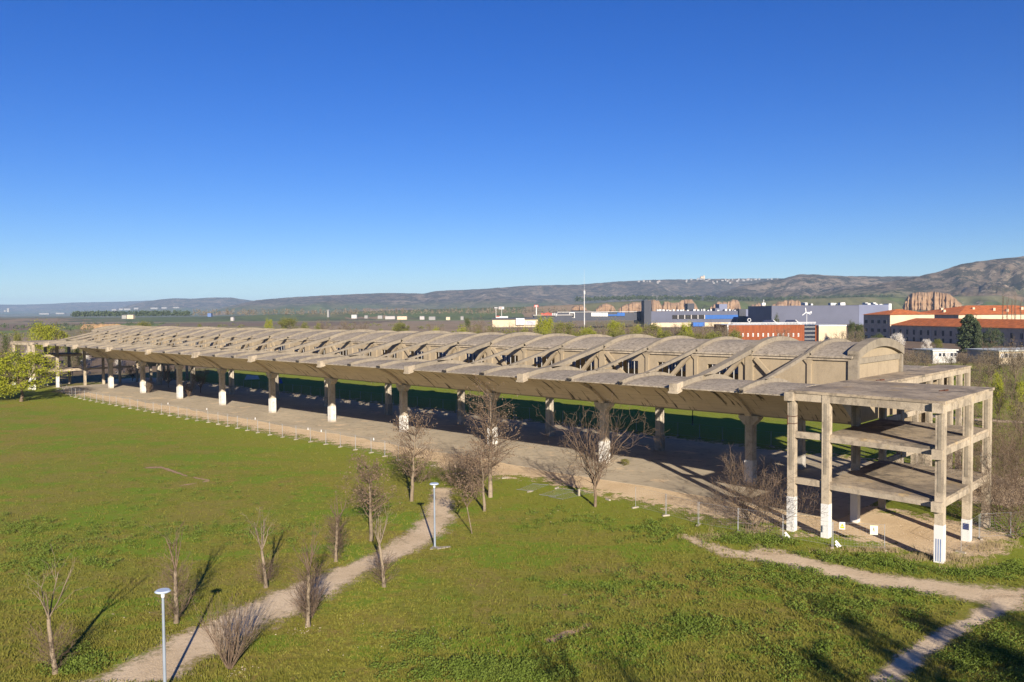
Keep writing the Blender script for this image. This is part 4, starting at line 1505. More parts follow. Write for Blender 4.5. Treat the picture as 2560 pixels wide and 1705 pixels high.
# belt of trees behind the hangar: (kind, var, mat, px, top row, width px, distance)
g_sp = ('light green tree in fresh leaf behind the hangar roof', 'fresh green trees behind the hangar')
g_br = ('leafless grey brown tree behind the hangar roof', 'leafless trees behind the hangar')
g_ol = ('olive green shrub behind the hangar roof', 'olive shrubs behind the hangar')
for k, v, mt, px, ty, wd, D in (
    ('round', 0, 'spring', 1362, 787, 55, 330), ('round', 1, 'spring', 1355, 806, 40, 300), ('round', 2, 'olive', 1410, 798, 62, 310), ('round', 1, 'spring', 1542, 791, 52, 300),
    ('round', 2, 'spring', 1470, 812, 46, 290), ('bush', 0, 'spring', 1650, 812, 30, 260), ('round', 0, 'spring', 1716, 802, 34, 270), ('round', 1, 'spring', 1590, 804, 40, 300), ('bush', 0, 'spring', 1310, 815, 44, 300), ('bush', 0, 'spring', 1090, 815, 44, 350), ('round', 1, 'olive', 1620, 800, 52, 330),
    ('round', 0, 'olive', 1004, 803, 50, 420), ('bush', 0, 'spring', 1160, 812, 56, 330), ('bush', 0, 'olive', 1225, 812, 55, 340), ('round', 2, 'olive', 720, 790, 55, 520), ('round', 0, 'spring', 672, 795, 22, 540)):
    lt_px('spring_tree', k, v, mt, px, ty, wd, D, *g_sp)
for px, ty, wd, D in ((1290, 806, 60, 320), (1320, 812, 60, 310), (1505, 796, 66, 320), (1575, 800, 40, 310), (1600, 806, 56, 290), (1690, 812, 60, 280), (1760, 806, 66, 280), (1795, 800, 60, 290), (1830, 812, 40, 270),
                      (1195, 790, 60, 380), (1090, 806, 45, 380), (900, 800, 44, 480), (1440, 812, 50, 300), (2090, 838, 40, 250), (2140, 820, 50, 260), (1960, 815, 46, 300), (810, 795, 40, 560), (860, 797, 40, 540)):
    lt_px('bare_tree', 'twiggy', rnd.randint(0, 2), 'greybrown', px, ty, wd, D, *g_br)
for k in range(26):
    lt_px('bare_tree', 'twiggy', k % 3, 'greybrown', 1180 + 26 * k + rnd.uniform(-8, 8), rnd.uniform(803, 818), rnd.uniform(40, 60), rnd.uniform(255, 340), *g_br)
for k in range(22):
    lt_px('shrub', 'bush', k % 2, 'olive', 1200 + 30 * k + rnd.uniform(-10, 10), rnd.uniform(818, 830), rnd.uniform(44, 64), rnd.uniform(240, 280), *g_ol, cat='shrub')
for px, ty, wd, D in ((1660, 828, 60, 250), (1720, 826, 64, 250), (1780, 828, 70, 250), (1835, 832, 50, 245), (1560, 832, 60, 260), (1450, 828, 60, 265), (1380, 832, 66, 270), (1260, 826, 60, 290), (760, 802, 36, 500), (795, 805, 26, 520), (430, 812, 20, 520), (500, 806, 24, 520), (360, 800, 60, 600)):
    lt_px('shrub', 'bush', rnd.randint(0, 1), 'olive', px, ty, wd, D, *g_ol, cat='shrub')
for px, ty, wd, D, lab in ((1169, 790, 18, 480, 'round dark stone pine standing in the fields'), ):
    lt_px('pine_tree', 'round', 2, 'darkshrub', px, ty, wd, D, lab)
# scrub between hangar and campus
for i, (px, ty, wd, D) in enumerate(((2100, 822, 46, 245), (2125, 838, 50, 220), (2060, 845, 30, 225), (2300, 872, 60, 200), (2255, 865, 55, 205), (2270, 885, 50, 180), (2350, 895, 50, 170), (2440, 905, 50, 165), (2200, 850, 40, 215))):
    lt_px('bare_tree', 'twiggy', i % 3, 'greybrown', px, ty, wd, D, 'leafless shrubby tree between the hangar and the tiled campus buildings', 'leafless trees before the campus')
for i, (px, ty, wd, D, g0) in enumerate(((2480, 848, 60, 190, 0), (2540, 842, 66, 185, 0), (2530, 900, 60, 150, 0), (2470, 880, 50, 165, 0), (2560, 935, 66, 130, 0), (2590, 880, 70, 160, 0), (2420, 930, 44, 140, 0), (2555, 985, 60, 110, 0), (2620, 930, 60, 120, 0), (2500, 930, 46, 135, 0), (2600, 1010, 60, 95, 0))):
    lt_px('bare_tree', 'twiggy', i % 3, 'greybrown', px, ty, wd, D, 'leafless tree on the grass slope beyond the annex', 'leafless trees beyond the annex')
for i, (px, ty, wd, D) in enumerate(((2290, 868, 40, 232), (2318, 880, 36, 226), (2375, 878, 40, 226), (2410, 872, 44, 222), (2450, 882, 50, 215), (2500, 875, 54, 214), (2545, 872, 56, 210), (2240, 880, 50, 200), (2220, 868, 46, 215))):
    lt_px('bare_tree', 'twiggy', (i + 1) % 3, 'greybrown', px, ty, wd, D, 'leafless shrubby tree standing before the pale prefab huts', 'leafless trees before the huts')
lt_px('spring_tree', 'airy', 0, 'spring', 2495, 930, 40, 128, 'thin young tree with yellow green leaves on the slope beyond the annex')
lt_px('spring_tree', 'airy', 1, 'spring', 2550, 955, 50, 122, 'second young yellow green tree nearer the leafless grove')
# campus planting
lt_px('cypress', 'cypress', 0, 'conifer', 2423, 786, 50, 290, 'broad dark cypress in front of the long tiled building')
lt_px('cypress', 'cypress', 1, 'conifer', 2446, 806, 18, 286, 'narrow cypress beside the broad one')
lt_px('pine_tree', 'round', 0, 'conifer', 2481, 818, 46, 285, 'round dark pine before the long tiled building')
lt_px('blossom_tree', 'round', 1, 'blossom', 2243, 827, 32, 285, 'larger white blossoming tree before the tiled building')
lt_px('blossom_tree', 'round', 2, 'blossom', 2317, 845, 22, 280, 'smaller white blossoming shrub before the tiled building')
lt_px('shrub', 'bush', 0, 'darkshrub', 2200, 831, 40, 300, 'dark evergreen shrub at the corner of the three storey campus block', cat='shrub')
lt_px('shrub', 'bush', 1, 'darkshrub', 2190, 836, 50, 290, 'olive hedge shrub left of the blossoming tree', cat='shrub')
lt_px('shrub', 'bush', 1, 'olive', 2345, 845, 30, 285, 'olive shrub between blossom and cypress', cat='shrub')
lt_px('pine_tree', 'round', 2, 'darkshrub', 2147, 805, 24, 330, 'dark evergreen tree between the brick hall and the campus block')
lt_px('pine_tree', 'round', 0, 'darkshrub', 2130, 800, 20, 340, 'small dark evergreen before the grey box store')
lt_px('pine_tree', 'airy', 0, 'darkshrub', 1941, 785, 18, 420, 'thin dark conifer in front of the grey box store')
for i, px in enumerate((2508, 2519, 2530, 2538, 2552)):
    lt_px('poplar', 'column', i % 2, 'greybrown', px, 738 + (i % 3) * 6 + (12 if i == 4 else 0), 9, 430, 'tall bare pale poplar behind the tiled roofs, %s from the broad cypress' % ORD[i], 'bare poplars behind the roofs')
# left rear
for i, (k, mt, px, ty, wd, D) in enumerate((('bush', 'darkshrub', 10, 830, 50, 230), ('bush', 'olive', 42, 822, 30, 260), ('twiggy', 'greybrown', 25, 850, 60, 215), ('bush', 'darkshrub', 40, 870, 40, 205), ('bush', 'darkshrub', 168, 840, 30, 260), ('twiggy', 'greybrown', 215, 800, 40, 330), ('bush', 'olive', 190, 838, 34, 270))):
    lt_px('shrub', k, i % 2, mt, px, ty, wd, D, 'shrub on the brown scrub behind the far annex', 'shrubs behind the far annex', cat='shrub')
for px, ty, wd, D in ((70, 870, 30, 222), (215, 885, 26, 236), (300, 888, 26, 238)):
    lt_px('blossom_tree', 'airy', 0, 'blossom', px, ty, wd, D, 'white blossoming tree glimpsed through the far annex frame', 'blossoming trees behind the far annex')
for i, (px, ty, wd, D) in enumerate(((330, 905, 40, 225), (420, 912, 44, 205), (500, 915, 50, 190), (180, 880, 30, 240), (120, 885, 30, 238))):
    lt_px('bare_tree', 'twiggy', i % 3, 'greybrown', px, ty, wd, D, 'leafless tree on the rear lawn seen beneath the hangar roof', 'leafless trees on the rear lawn')
for i, (u, v) in enumerate(((-110, -52), (-98, -58), (-75, -60), (-132, -50), (-20, -58), (-52, -62), (6, -60), (-148, -48))):
    x, y, _ = hw(u, v)
    leaf_tree('bare_tree', 'twiggy', i % 3, 'greybrown', x, y, 4.5 + (i % 3), 3.6, 'leafless tree on the rear lawn seen beneath the hangar roof', 'leafless trees on the rear lawn')
# trees standing outside the view whose shadows reach the lawn
for i, (px, py, H, k) in enumerate(((2120, 1560, 10.5, 'airy'), (2330, 1570, 10, 'airy'), (2480, 1620, 10, 'airy'), (2080, 1690, 7.5, 'airy'), (1250, 1640, 12.0, 'column'), (1395, 1668, 12.0, 'column'), (1560, 1692, 12.0, 'column'), (2560, 1560, 11, 'airy'))):
    gx, gy = gp(px, py)
    for H in (12, 11, 10, 13, 9, 14, 8, 7):               # tall enough to throw the shadow, low enough to stay below the picture
        L = H * 0.92 / math.tan(SUN_EL)
        tx, ty = gx - L * math.sin(SUN_AZ), gy - L * math.cos(SUN_AZ)
        if ty < 6: continue
        dn_ = (ty + 3) * math.cos(PIT) - (H + 0.5 - CH) * math.sin(PIT)
        row = 852.5 - F * ((H + 0.5 - CH) * math.cos(PIT) + (ty + 3) * math.sin(PIT)) / dn_
        colm_ = 1280 + F * (tx - 2.5) / dn_
        if row > 1740 or colm_ > 2600: break
    else:
        continue
    L = H * 0.92 / math.tan(SUN_EL)
    leaf_tree('park_tree', k, i % 2, 'olive' if k != 'column' else 'greybrown', gx - L * math.sin(SUN_AZ), gy - L * math.cos(SUN_AZ), H, 5.5 if k != 'column' else 2.6,
              'park tree beyond the lawn whose shadow falls across the grass', 'park trees casting shadows on the lawn')

# ------------------------------------------------------------------ weeds, tufts, stones
nrg = np.random.default_rng(11)
PATHS = [[(206, 1705), (435, 1596), (644, 1503), (824, 1432), (968, 1373), (1073, 1290), (1090, 1215), (1124, 1215), (1126, 1295), (1056, 1366), (908, 1436), (751, 1520), (600, 1600), (422, 1705)],
         [(1780, 1366), (1985, 1386), (2186, 1435), (2560, 1472), (2560, 1523), (2430, 1570), (2266, 1705), (2153, 1705), (2328, 1588), (2430, 1503), (2175, 1461), (1956, 1410)]]


def inside(px, py, poly):
    c = False
    for (x1, y1), (x2, y2) in zip(poly, poly[1:] + poly[:1]):
        if (y1 > py) != (y2 > py) and px < (x2 - x1) * (py - y1) / (y2 - y1) + x1: c = not c
    return c


fx = [p[0] for p in front]; fy = [p[1] for p in front]


def lawn(px, py):
    return py > np.interp(px, fx, fy) + 4 and not any(inside(px, py, q) for q in PATHS)


def rosettes(name, pts, per, rad, hgt, size, mt, label, cat, up=0.5):
    P = np.repeat(np.array(pts), per, axis=0)
    n = len(P)
    q = nrg.uniform(0, 6.28, n); r = rad * np.sqrt(nrg.uniform(0, 1, n))
    C = np.stack([P[:, 0] + r * np.cos(q), P[:, 1] + r * np.sin(q), nrg.uniform(0.02, hgt, n)], 1)
    me = quad_mesh(name, C, size, nrg, M[mt], aspect=0.55)
    o = place(name, me, None)
    tag(o, label, cat, kind='stuff')


wp = []
for cx, cy, sx, sy, n in ((1950, 1440, 180, 32, 130), (2130, 1520, 150, 46, 150), (2000, 1650, 120, 40, 60), (1760, 1570, 80, 20, 60), (2480, 1640, 90, 50, 160), (2450, 1430, 130, 16, 120), (2200, 1405, 200, 14, 150), (1900, 1350, 90, 12, 120), (60, 1320, 90, 20, 60), (90, 1420, 60, 20, 40), (190, 1665, 50, 22, 60), (240, 1410, 30, 8, 18), (120, 1375, 90, 14, 40),
                          (1180, 1680, 160, 22, 130), (1300, 1690, 90, 20, 90), (1480, 1600, 220, 50, 80), (1060, 1610, 60, 18, 30), (1560, 1480, 160, 40, 70), (1640, 1330, 60, 20, 60), (1400, 1300, 100, 20, 40), (700, 1330, 160, 40, 40), (520, 1330, 120, 20, 40), (330, 1330, 140, 30, 50), (450, 1220, 200, 40, 40), (2420, 1395, 60, 12, 70)):
    k = 0
    while k < n:
        px, py = rnd.gauss(cx, sx * 0.7), rnd.gauss(cy, sy * 0.7)
        k += 1
        if py < 1730 and lawn(px, py): wp.append(gp(px, py))
rosettes('weeds', wp, 52, 0.42, 0.30, 0.06, 'weed', 'dark green leafy weeds growing in clumps on the lawn', 'weeds')
tp = []
while len(tp) < 26000:
    px, py = rnd.uniform(-60, 2620), 1000 + 740 * rnd.random() ** 0.8
    if lawn(px, py): tp.append(gp(px, py))
P = np.repeat(np.array(tp), 5, axis=0)
n = len(P)
q = nrg.uniform(0, 6.28, n); r = 0.22 * np.sqrt(nrg.uniform(0, 1, n))
bx, by = P[:, 0] + r * np.cos(q), P[:, 1] + r * np.sin(q)
lx, ly = nrg.normal(0, 0.07, n), nrg.normal(0, 0.07, n)
hh = nrg.uniform(0.06, 0.20, n)
wv = nrg.uniform(0.015, 0.042, n)
qa = nrg.uniform(0, 3.14, n)
V = np.stack([np.stack([bx - wv * np.cos(qa), by - wv * np.sin(qa), np.zeros(n)], 1), np.stack([bx + wv * np.cos(qa), by + wv * np.sin(qa), np.zeros(n)], 1), np.stack([bx + lx, by + ly, hh], 1)], 1).reshape(-1, 3)
o = place('grass', np_mesh('grass', V, np.arange(3 * n).reshape(n, 3)), M['tuft'])
tag(o, 'short green grass tufts over the lawn', 'grass', kind='stuff')
# dry grass along the annex fence and corner
dp = []
for cx, cy, sx, sy, n in ((2180, 1378, 120, 6, 60), (2400, 1400, 70, 26, 70), (2470, 1365, 60, 20, 70), (1890, 1330, 30, 12, 60), (2300, 1395, 60, 8, 50), (1760, 1345, 60, 10, 30)):
    for k in range(n):
        dp.append(gp(rnd.gauss(cx, sx * .5), rnd.gauss(cy, sy * .5)))
P = np.repeat(np.array(dp), 9, axis=0); n = len(P)
bx, by = P[:, 0] + nrg.normal(0, .18, n), P[:, 1] + nrg.normal(0, .18, n)
lx, ly, hh = nrg.normal(0, .12, n), nrg.normal(0, .12, n), nrg.uniform(.12, .5, n)
V = np.stack([np.stack([bx - .015, by, np.zeros(n)], 1), np.stack([bx + .015, by, np.zeros(n)], 1), np.stack([bx + lx, by + ly, hh], 1)], 1).reshape(-1, 3)
o = place('dry_grass', np_mesh('dry_grass', V, np.arange(3 * n).reshape(n, 3)), M['straw'])
tag(o, 'dry straw coloured grass along the annex fence', 'grass', kind='stuff')
# stones
mb = MB()
for cx, cy, sx, sy, n in ((2250, 1340, 140, 40, 150), (2400, 1350, 60, 30, 110), (1800, 1345, 90, 12, 60), (590, 1680, 60, 20, 40), (770, 1575, 60, 16, 30), (1100, 1600, 300, 60, 30), (1350, 1280, 120, 20, 14), (420, 1550, 200, 80, 16), (2000, 1385, 160, 14, 50)):
    for k in range(n):
        x, y = gp(rnd.gauss(cx, sx * .5), rnd.gauss(cy, sy * .5))
        s_ = rnd.uniform(0.02, 0.06)
        pts = [(x + s_ * rnd.uniform(.6, 1.2) * math.cos(a), y + s_ * rnd.uniform(.6, 1.2) * math.sin(a), 0.0) for a in (0, 1.6, 3.1, 4.7)]
        mb.hexa(pts + [(x + (px_ - x) * .6, y + (py_ - y) * .6, s_ * rnd.uniform(.5, .9)) for px_, py_, _ in pts])
o = mb.build('gravel', M['stone'])
tag(o, 'loose pale stones strewn on earth and turf', 'stones', kind='stuff')

# ------------------------------------------------------------------ hills and cliffs
from mathutils import noise as mnoise
RIDGES = [  # forward distance of crest, length of slope, skyline in the photo
    (11000, 2500, [(-700, 760), (0, 761), (60, 761), (130, 759), (175, 756), (230, 755), (290, 754), (370, 751), (450, 748), (640, 752), (900, 756), (1300, 765), (2600, 790)]),
    (7600, 1500, [(-700, 790), (260, 782), (330, 760), (375, 751), (430, 745), (480, 746), (530, 743), (580, 743), (600, 747), (640, 752), (720, 765), (900, 782), (2600, 790)]),
    (5200, 1900, [(-700, 800), (480, 790), (560, 768), (640, 750), (720, 743), (830, 737), (960, 732), (1060, 733), (1090, 727), (1200, 722), (1330, 713), (1450, 711), (1540, 703), (1600, 700), (1750, 697), (1960, 695), (2100, 697), (2600, 700), (3300, 700)]),
    (3700, 1100, [(-700, 800), (1500, 790), (1700, 765), (1850, 715), (1930, 699), (1965, 694), (1995, 685), (2040, 685), (2100, 689), (2200, 690), (2300, 690), (2600, 690), (3300, 690)]),
    (2700, 800, [(-700, 800), (1700, 790), (1900, 765), (2000, 745), (2100, 722), (2200, 707), (2300, 688), (2350, 676), (2400, 658), (2450, 650), (2560, 638), (2700, 625), (3300, 600)]),
    (2080, 240, [(-700, 800), (500, 792), (800, 781), (1000, 774), (1300, 766), (1400, 762), (1560, 752), (1700, 749), (1900, 752), (2000, 746), (2160, 741), (2300, 742), (2560, 735), (3300, 735)]),
]
RT = []
for D, L, tb in RIDGES:
    xs = [ray(a, b)[0] / ray(a, b)[1] for a, b in tb]
    zs = [max(0.0, at(a, b, D).z) for a, b in tb]
    RT.append((D, L, xs, zs))


def hill_z(tx, Yd):
    h, best = 0.0, 0.0
    for D, L, xs, zs in RT:
        c = float(np.interp(tx, xs, zs))
        s_ = (Yd - (D - L)) / L
        if s_ <= 0: continue
        if s_ < 1:
            pr = s_ ** 1.25 * (1 - 0.12 * math.sin(math.pi * s_))
            x = tx * Yd
            n_ = mnoise.fractal(Vector((x / (L * .16), Yd / (L * .5), D * .01)), 0.9, 2.1, 4)
            pr += 0.30 * n_ * 4 * s_ * (1 - s_)
            z = c * max(0, pr)
        else:
            z = c * (1 - 0.10 * min(3, s_ - 1)) + 0.012 * c * mnoise.noise(Vector((tx * 160, Yd * .002, D)))
        h = max(h, z)
    return h


ys = [1560]
while ys[-1] < 12000: ys.append(ys[-1] * 1.0155 if not 1820 < ys[-1] < 2120 else ys[-1] + 16)
tx_ = np.linspace(-0.92, 0.92, 560)
V, Fc = [], []
for Yd in ys:
    for tx in tx_:
        z = hill_z(tx, Yd) * smooth(1560, 1700, Yd) - 1.0
        V.append((tx * Yd, Yd, z))
nc = len(tx_)
i, j = np.meshgrid(np.arange(len(ys) - 1), np.arange(nc - 1), indexing='ij')
a = (i * nc + j).ravel()
Fq = np.stack([a, a + 1, a + nc + 1, a + nc], 1)
tag(place('hills', np_mesh('hills', V, Fq), M['hill'], sm=True), kind='structure')


def cliff(tops, base_y, D, depth, seed):
    xs = [p[0] for p in tops]; yy = [p[1] for p in tops]
    n = max(10, int((xs[-1] - xs[0]) * 1.2))
    rows = 12
    V, Fc = [], []
    for i in range(n + 1):
        px = xs[0] + (xs[-1] - xs[0]) * i / n
        py = float(np.interp(px, xs, yy)) + 2.6 * mnoise.fractal(Vector((px * .12, seed, 0)), .8, 2.1, 4)
        zt = at(px, py, D).z
        zb = min(at(px, base_y, D).z, zt - 4)
        fl = 13.0 * mnoise.fractal(Vector((px * .075, seed * 3.1, 0)), .7, 2.3, 5)
        for k in range(rows + 1):
            s_ = k / rows
            z = zb + (zt - zb) * s_
            back = depth * (0.25 * s_ + 0.75 * s_ ** 5) + fl * (1 - .5 * s_) + 4.0 * mnoise.fractal(Vector((px * .12, s_ * 3.5, seed)), .8, 2.1, 4) + 1.5 * math.sin(s_ * 21 + px * .02)
            p = at(px, py, D)
            Yd = D + back
            V.append((p.x * Yd / D, Yd, z))
        Yd = D + depth + 90
        V.append((at(px, py, D).x * Yd / D, Yd, zt - 6))
    w = rows + 2
    for i in range(n):
        for k in range(w - 1):
            a = i * w + k
            Fc.append((a, a + 1, a + w + 1, a + w))
    m = bpy.data.meshes.new('cliff')
    m.from_pydata(V, [], Fc)
    tag(place('cliff', m, M['rock'], sm=True), kind='structure')


for k, (tops, by) in enumerate((
    ([(1546, 772), (1556, 764), (1570, 759), (1590, 754), (1605, 757), (1614, 770)], 782),
    ([(1610, 760), (1616, 752), (1632, 749), (1648, 752), (1656, 768)], 786),
    ([(1652, 766), (1662, 753), (1680, 757), (1697, 755), (1706, 750), (1718, 748), (1730, 750), (1738, 759), (1748, 775)], 790),
    ([(1766, 782), (1778, 766), (1788, 758), (1800, 754), (1817, 755), (1822, 764)], 790),
    ([(1814, 764), (1820, 754), (1830, 749), (1840, 748), (1848, 755), (1854, 775)], 790),
    ([(1868, 778), (1880, 762), (1896, 757), (1908, 760), (1914, 772)], 788),
    ([(1916, 782), (1930, 762), (1945, 755), (1965, 751), (1990, 750), (2006, 757), (2014, 775)], 790),
    ([(1428, 770), (1440, 763), (1455, 762), (1466, 770)], 776),
    ([(1490, 772), (1505, 760), (1520, 758), (1535, 766), (1540, 776)], 780),
)):
    cliff(tops, by, 1900, 22, k + 1)
cliff([(2256, 768), (2264, 748), (2272, 737), (2284, 731), (2300, 729), (2312, 730), (2330, 728), (2352, 731), (2370, 733), (2384, 742), (2400, 756), (2412, 770)], 776, 1450, 30, 31)

# earth bank on the scrub
mb = MB()
nn = 60
V, Fc = [], []
for i in range(nn + 1):
    px = 200 + 115 * i / nn
    ht = 7.0 * min(1, (i + 1) / 6, (nn - i) / 8) * (0.9 + 0.2 * mnoise.noise(Vector((i * .2, 0, 3))))
    for k, (dy, f_) in enumerate(((0, 0), (7, .55), (12, .95), (20, 1.0), (60, 0.8), (110, 0))):
        Yd = 1010 + dy + 4 * mnoise.noise(Vector((i * .3, k, 9)))
        V.append((at(px, 800, 1010).x / 1010 * Yd, Yd, ht * f_ - 0.2))
for i in range(nn):
    for k in range(5):
        a = i * 6 + k
        Fc.append((a, a + 1, a + 7, a + 6))
m = bpy.data.meshes.new('earth_bank')
m.from_pydata(V, [], Fc)
t = NT('sand_bank', 1.0, .05)
t.color(t.mix(t.ramp(t.noise(.1, 5, .7), .4, .65), (0.42, 0.27, 0.13), (0.30, 0.19, 0.09)))
tag(place('earth_bank', m, t.m, sm=True), kind='structure')


# far woods: clumps of small faces along belts
def wood(name, rows, mt, label, crown=(5, 5), per=46, sz=1.1):
    C = []
    for px, py, D, hgt in rows:
        p = at(px, py, D)
        b = p.z
        k = np.stack([nrg.normal(0, crown[0] * .42, per), nrg.normal(0, crown[1] * .42, per), nrg.uniform(0.15, 1.0, per) * hgt], 1)
        k[:, :2] *= np.sqrt(np.clip(1.1 - (k[:, 2:3] / hgt) ** 2, 0.1, 1))
        C.append(k + np.array([p.x, p.y, b]))
    o = place(name, quad_mesh(name, np.concatenate(C), sz, nrg, M[mt], aspect=.8), None)
    tag(o, label, 'trees', kind='stuff')


def gY(D):    # image row of flat ground at forward distance D near the picture centre
    return 778 + CH * F / D


rw = []
for k in range(330):
    px = rnd.uniform(1440, 2230)
    rw.append((px, float(np.interp(px, [1440, 1600, 1900, 2100, 2230], [752, 748, 752, 748, 744])) + rnd.uniform(-2, 3), 2200, rnd.uniform(7, 11)))
wood('olive_trees', rw, 'conifer', 'dark belt of trees on the slope above the ochre cliffs', (7, 7), 40, 1.6)
rw = []
for k in range(150):
    px = rnd.uniform(185, 470)
    rw.append((px, 787 - 0.006 * px + 6, 1500, rnd.uniform(6, 11)))
wood('pine_wood', rw, 'conifer', 'dark pine wood on the plain below the blue hills', (8, 12), 36, 1.4)
rw = []
for k in range(420):
    px = rnd.uniform(480, 1420)
    D = rnd.choice((1500, 1540, 1580))
    rw.append((px, 783 - 0.006 * (px - 700) + CH * F / D - 20 + rnd.uniform(-1, 1), D, rnd.uniform(6, 13)))
wood('poplar_belt', rw, 'greybrown', 'long belt of leafless poplars across the plain', (3, 5), 16, 1.0)
rw = []
for k in range(130):
    px = rnd.uniform(0, 1300)
    D = rnd.uniform(620, 1300)
    p = at(px, 800, D)
    rw.append((px, 852.5 + 0 - (852.5 - 778) + CH * F / D - 0.007 * (px - 1280), D, rnd.uniform(1.5, 4)))
wood('hedgerow', rw, 'olive', 'scattered bushes and hedges over the fields', (5, 5), 30, 0.7)
rw = []
for k in range(60):
    px = rnd.uniform(-40, 420)
    D = rnd.uniform(900, 1500)
    rw.append((px, 778 + CH * F / D - 0.007 * (px - 1280), D, rnd.uniform(3, 6)))
wood('scrub', rw, 'darkshrub', 'dark scrub along the rim of the brown heath', (7, 7), 40, 0.9)

# ------------------------------------------------------------------ buildings
def pbox(root, name, px0, px1, py0, py1, D, depth, mt, mb_only=False):
    """box whose front at forward distance D covers the given photo rectangle"""
    a, b = at(px0, py1, D), at(px1, py0, D)
    o = root.location
    mb = MB().box(a.x - o.x, b.x - o.x, D - o.y, D + depth - o.y, a.z - o.z, b.z - o.z)
    return mb.build(name, M[mt], root)


def hip_roof(x0, x1, y0, y1, z0, z1, over=0.6, flat=0.0):
    x0, x1, y0, y1 = x0 - over, x1 + over, y0 - over, y1 + over
    w = min(x1 - x0, y1 - y0) / 2
    mb = MB()
    if x1 - x0 >= y1 - y0:
        r = [(x0 + w, (y0 + y1) / 2, z1), (x1 - w, (y0 + y1) / 2, z1)]
        mb.add([(x0, y0, z0), (x1, y0, z0), (x1, y1, z0), (x0, y1, z0)] + r, [(0, 1, 5, 4), (2, 3, 4, 5), (1, 2, 5), (3, 0, 4), (3, 2, 1, 0)])
    else:
        r = [((x0 + x1) / 2, y0 + w, z1), ((x0 + x1) / 2, y1 - w, z1)]
        mb.add([(x0, y0, z0), (x1, y0, z0), (x1, y1, z0), (x0, y1, z0)] + r, [(1, 2, 5, 4), (3, 0, 4, 5), (0, 1, 4), (2, 3, 5), (3, 2, 1, 0)])
    return mb


RZC = math.atan2(-0.985, 0.17)
# long two storey building
b = empty('campus_building', (191, 413, 2.2), RZC)
MB().box(0, 112, 0, 16, -0.4, 8.0).build('wall', M['camp'], b)
hip_roof(0, 112, 0, 16, 8.0, 11.5, 0.7).build('roof', M['tile'], b)
for i in range(21):
    x = 2.4 + 5.1 * i
    for z0, z1 in ((3.6, 6.0), (0.5, 2.4)):
        f_ = MB().box(x - 0.85, x + 0.85, -0.06, 0.05, z0 - 0.1, z1 + 0.1).build('window', M['prefabgrey'], b)
        MB().box(x - 0.72, x + 0.72, -0.09, -0.05, z0, z1).build('pane', M['glass'], f_)
for i in range(6):
    MB().cyl((12 + 18 * i, -0.2, 0), (12 + 18 * i, -0.2, 8.0), 0.09, 0.09, 6).build('downpipe', M['sheetroof'], b)
tag(b, 'long low campus building with orange tiled hip roof and shaded wall', 'building')
# three storey block
b = empty('campus_block', (192, 416, 2.2), RZC)
MB().box(-23, -0.6, 0, 25, -0.4, 13.2).build('wall', M['camp'], b)
MB().box(-0.59, -0.3, 0.02, 25, -0.4, 13.19).build('wall', M['campcream'], b)  # sunlit end: the sun's brightness is put into a paler wall colour
hip_roof(-23, -0.3, 0, 25, 13.2, 16.0, 0.7).build('roof', M['tile'], b)
for z0 in (8.6, 4.2, 0.6):
    for x in (-20.5, -15, -9.5, -4.5):
        f_ = MB().box(x - 1.4, x + 1.4, -0.06, 0.05, z0 - 0.1, z0 + 1.9).build('window', M['sheetroof'], b)
        MB().box(x - 1.25, x + 1.25, -0.1, -0.05, z0, z0 + 1.8).build('pane', M['glass'], f_)
f_ = MB().box(-0.31, -0.24, 8, 13, 5.8, 9.2).build('window', M['signwhite'], b)
tag(b, 'three storey campus block with pale sunlit end wall under an orange roof', 'building')
# large block behind
b = empty('campus_hall', (248, 455, 2.2), RZC)
MB().box(-48, -0.6, 0, 80, -0.4, 12.6).build('wall', M['camp'], b)
MB().box(-0.59, -0.3, 0.02, 80, -0.4, 12.59).build('wall', M['campcream'], b)  # lit end face, painted paler than the shaded sides
hip_roof(-48, -0.3, 0, 80, 12.6, 17.8, 0.8).build('roof', M['tile'], b)
for x, y, z in ((-20, 6, 14.4), (-14, 20, 15.6), (-30, 12, 15.5), (-10, 30, 15.2), (-7, 36, 14.6), (-12, 50, 15.6)):
    c_ = MB().box(x - .7, x + .7, y - .7, y + .7, z - 1.6, z + 1.0).build('chimney', M['campcream'], b)
for i in range(7):
    f_ = MB().box(-0.31, -0.24, 8 + 10 * i, 10.5 + 10 * i, 7.0, 9.5).build('window', M['prefabgrey'], b)
tag(b, 'broad campus hall with large orange tiled roof and small chimneys', 'building')
# prefab huts
for (cx, cy, L1, L2, lab, m1, m2) in ((125.9, 245, 8.6, 7.8, 'white prefab hut with window band and sheet roof', 'prefabgrey', 'prefab'), (141.5, 238, 13, 24, 'longer cream prefab hut beside the white one', 'prefabgrey', 'campcream')):
    b = empty('prefab_hut', (cx, cy, ground_h(cx, cy) - 0.2), RZC)
    MB().box(-L1, -0.2, 0, L2, 0, 4.0).build('wall', M[m1], b)  # shaded faces: the shade is put into a greyer wall colour
    MB().box(-0.19, 0, 0.01, L2, 0.4, 3.99).build('wall', M[m2], b)  # sunlit end, coloured lighter than the shaded faces
    MB().box(-L1 - .4, 0.5, -0.5, L2 + .4, 4.0, 4.35).build('roof', M['sheetroof'], b)
    for i in range(int(L2 / 1.3)):
        f_ = MB().box(0.0, 0.05, 0.5 + 1.3 * i, 1.6 + 1.3 * i, 2.2, 3.4).build('window', M['signwhite'], b)
        MB().box(0.05, 0.07, 0.6 + 1.3 * i, 1.5 + 1.3 * i, 2.3, 3.3).build('pane', M['glass'] if i % 3 else M['prefabgrey'], f_)
    tag(b, lab, 'hut')
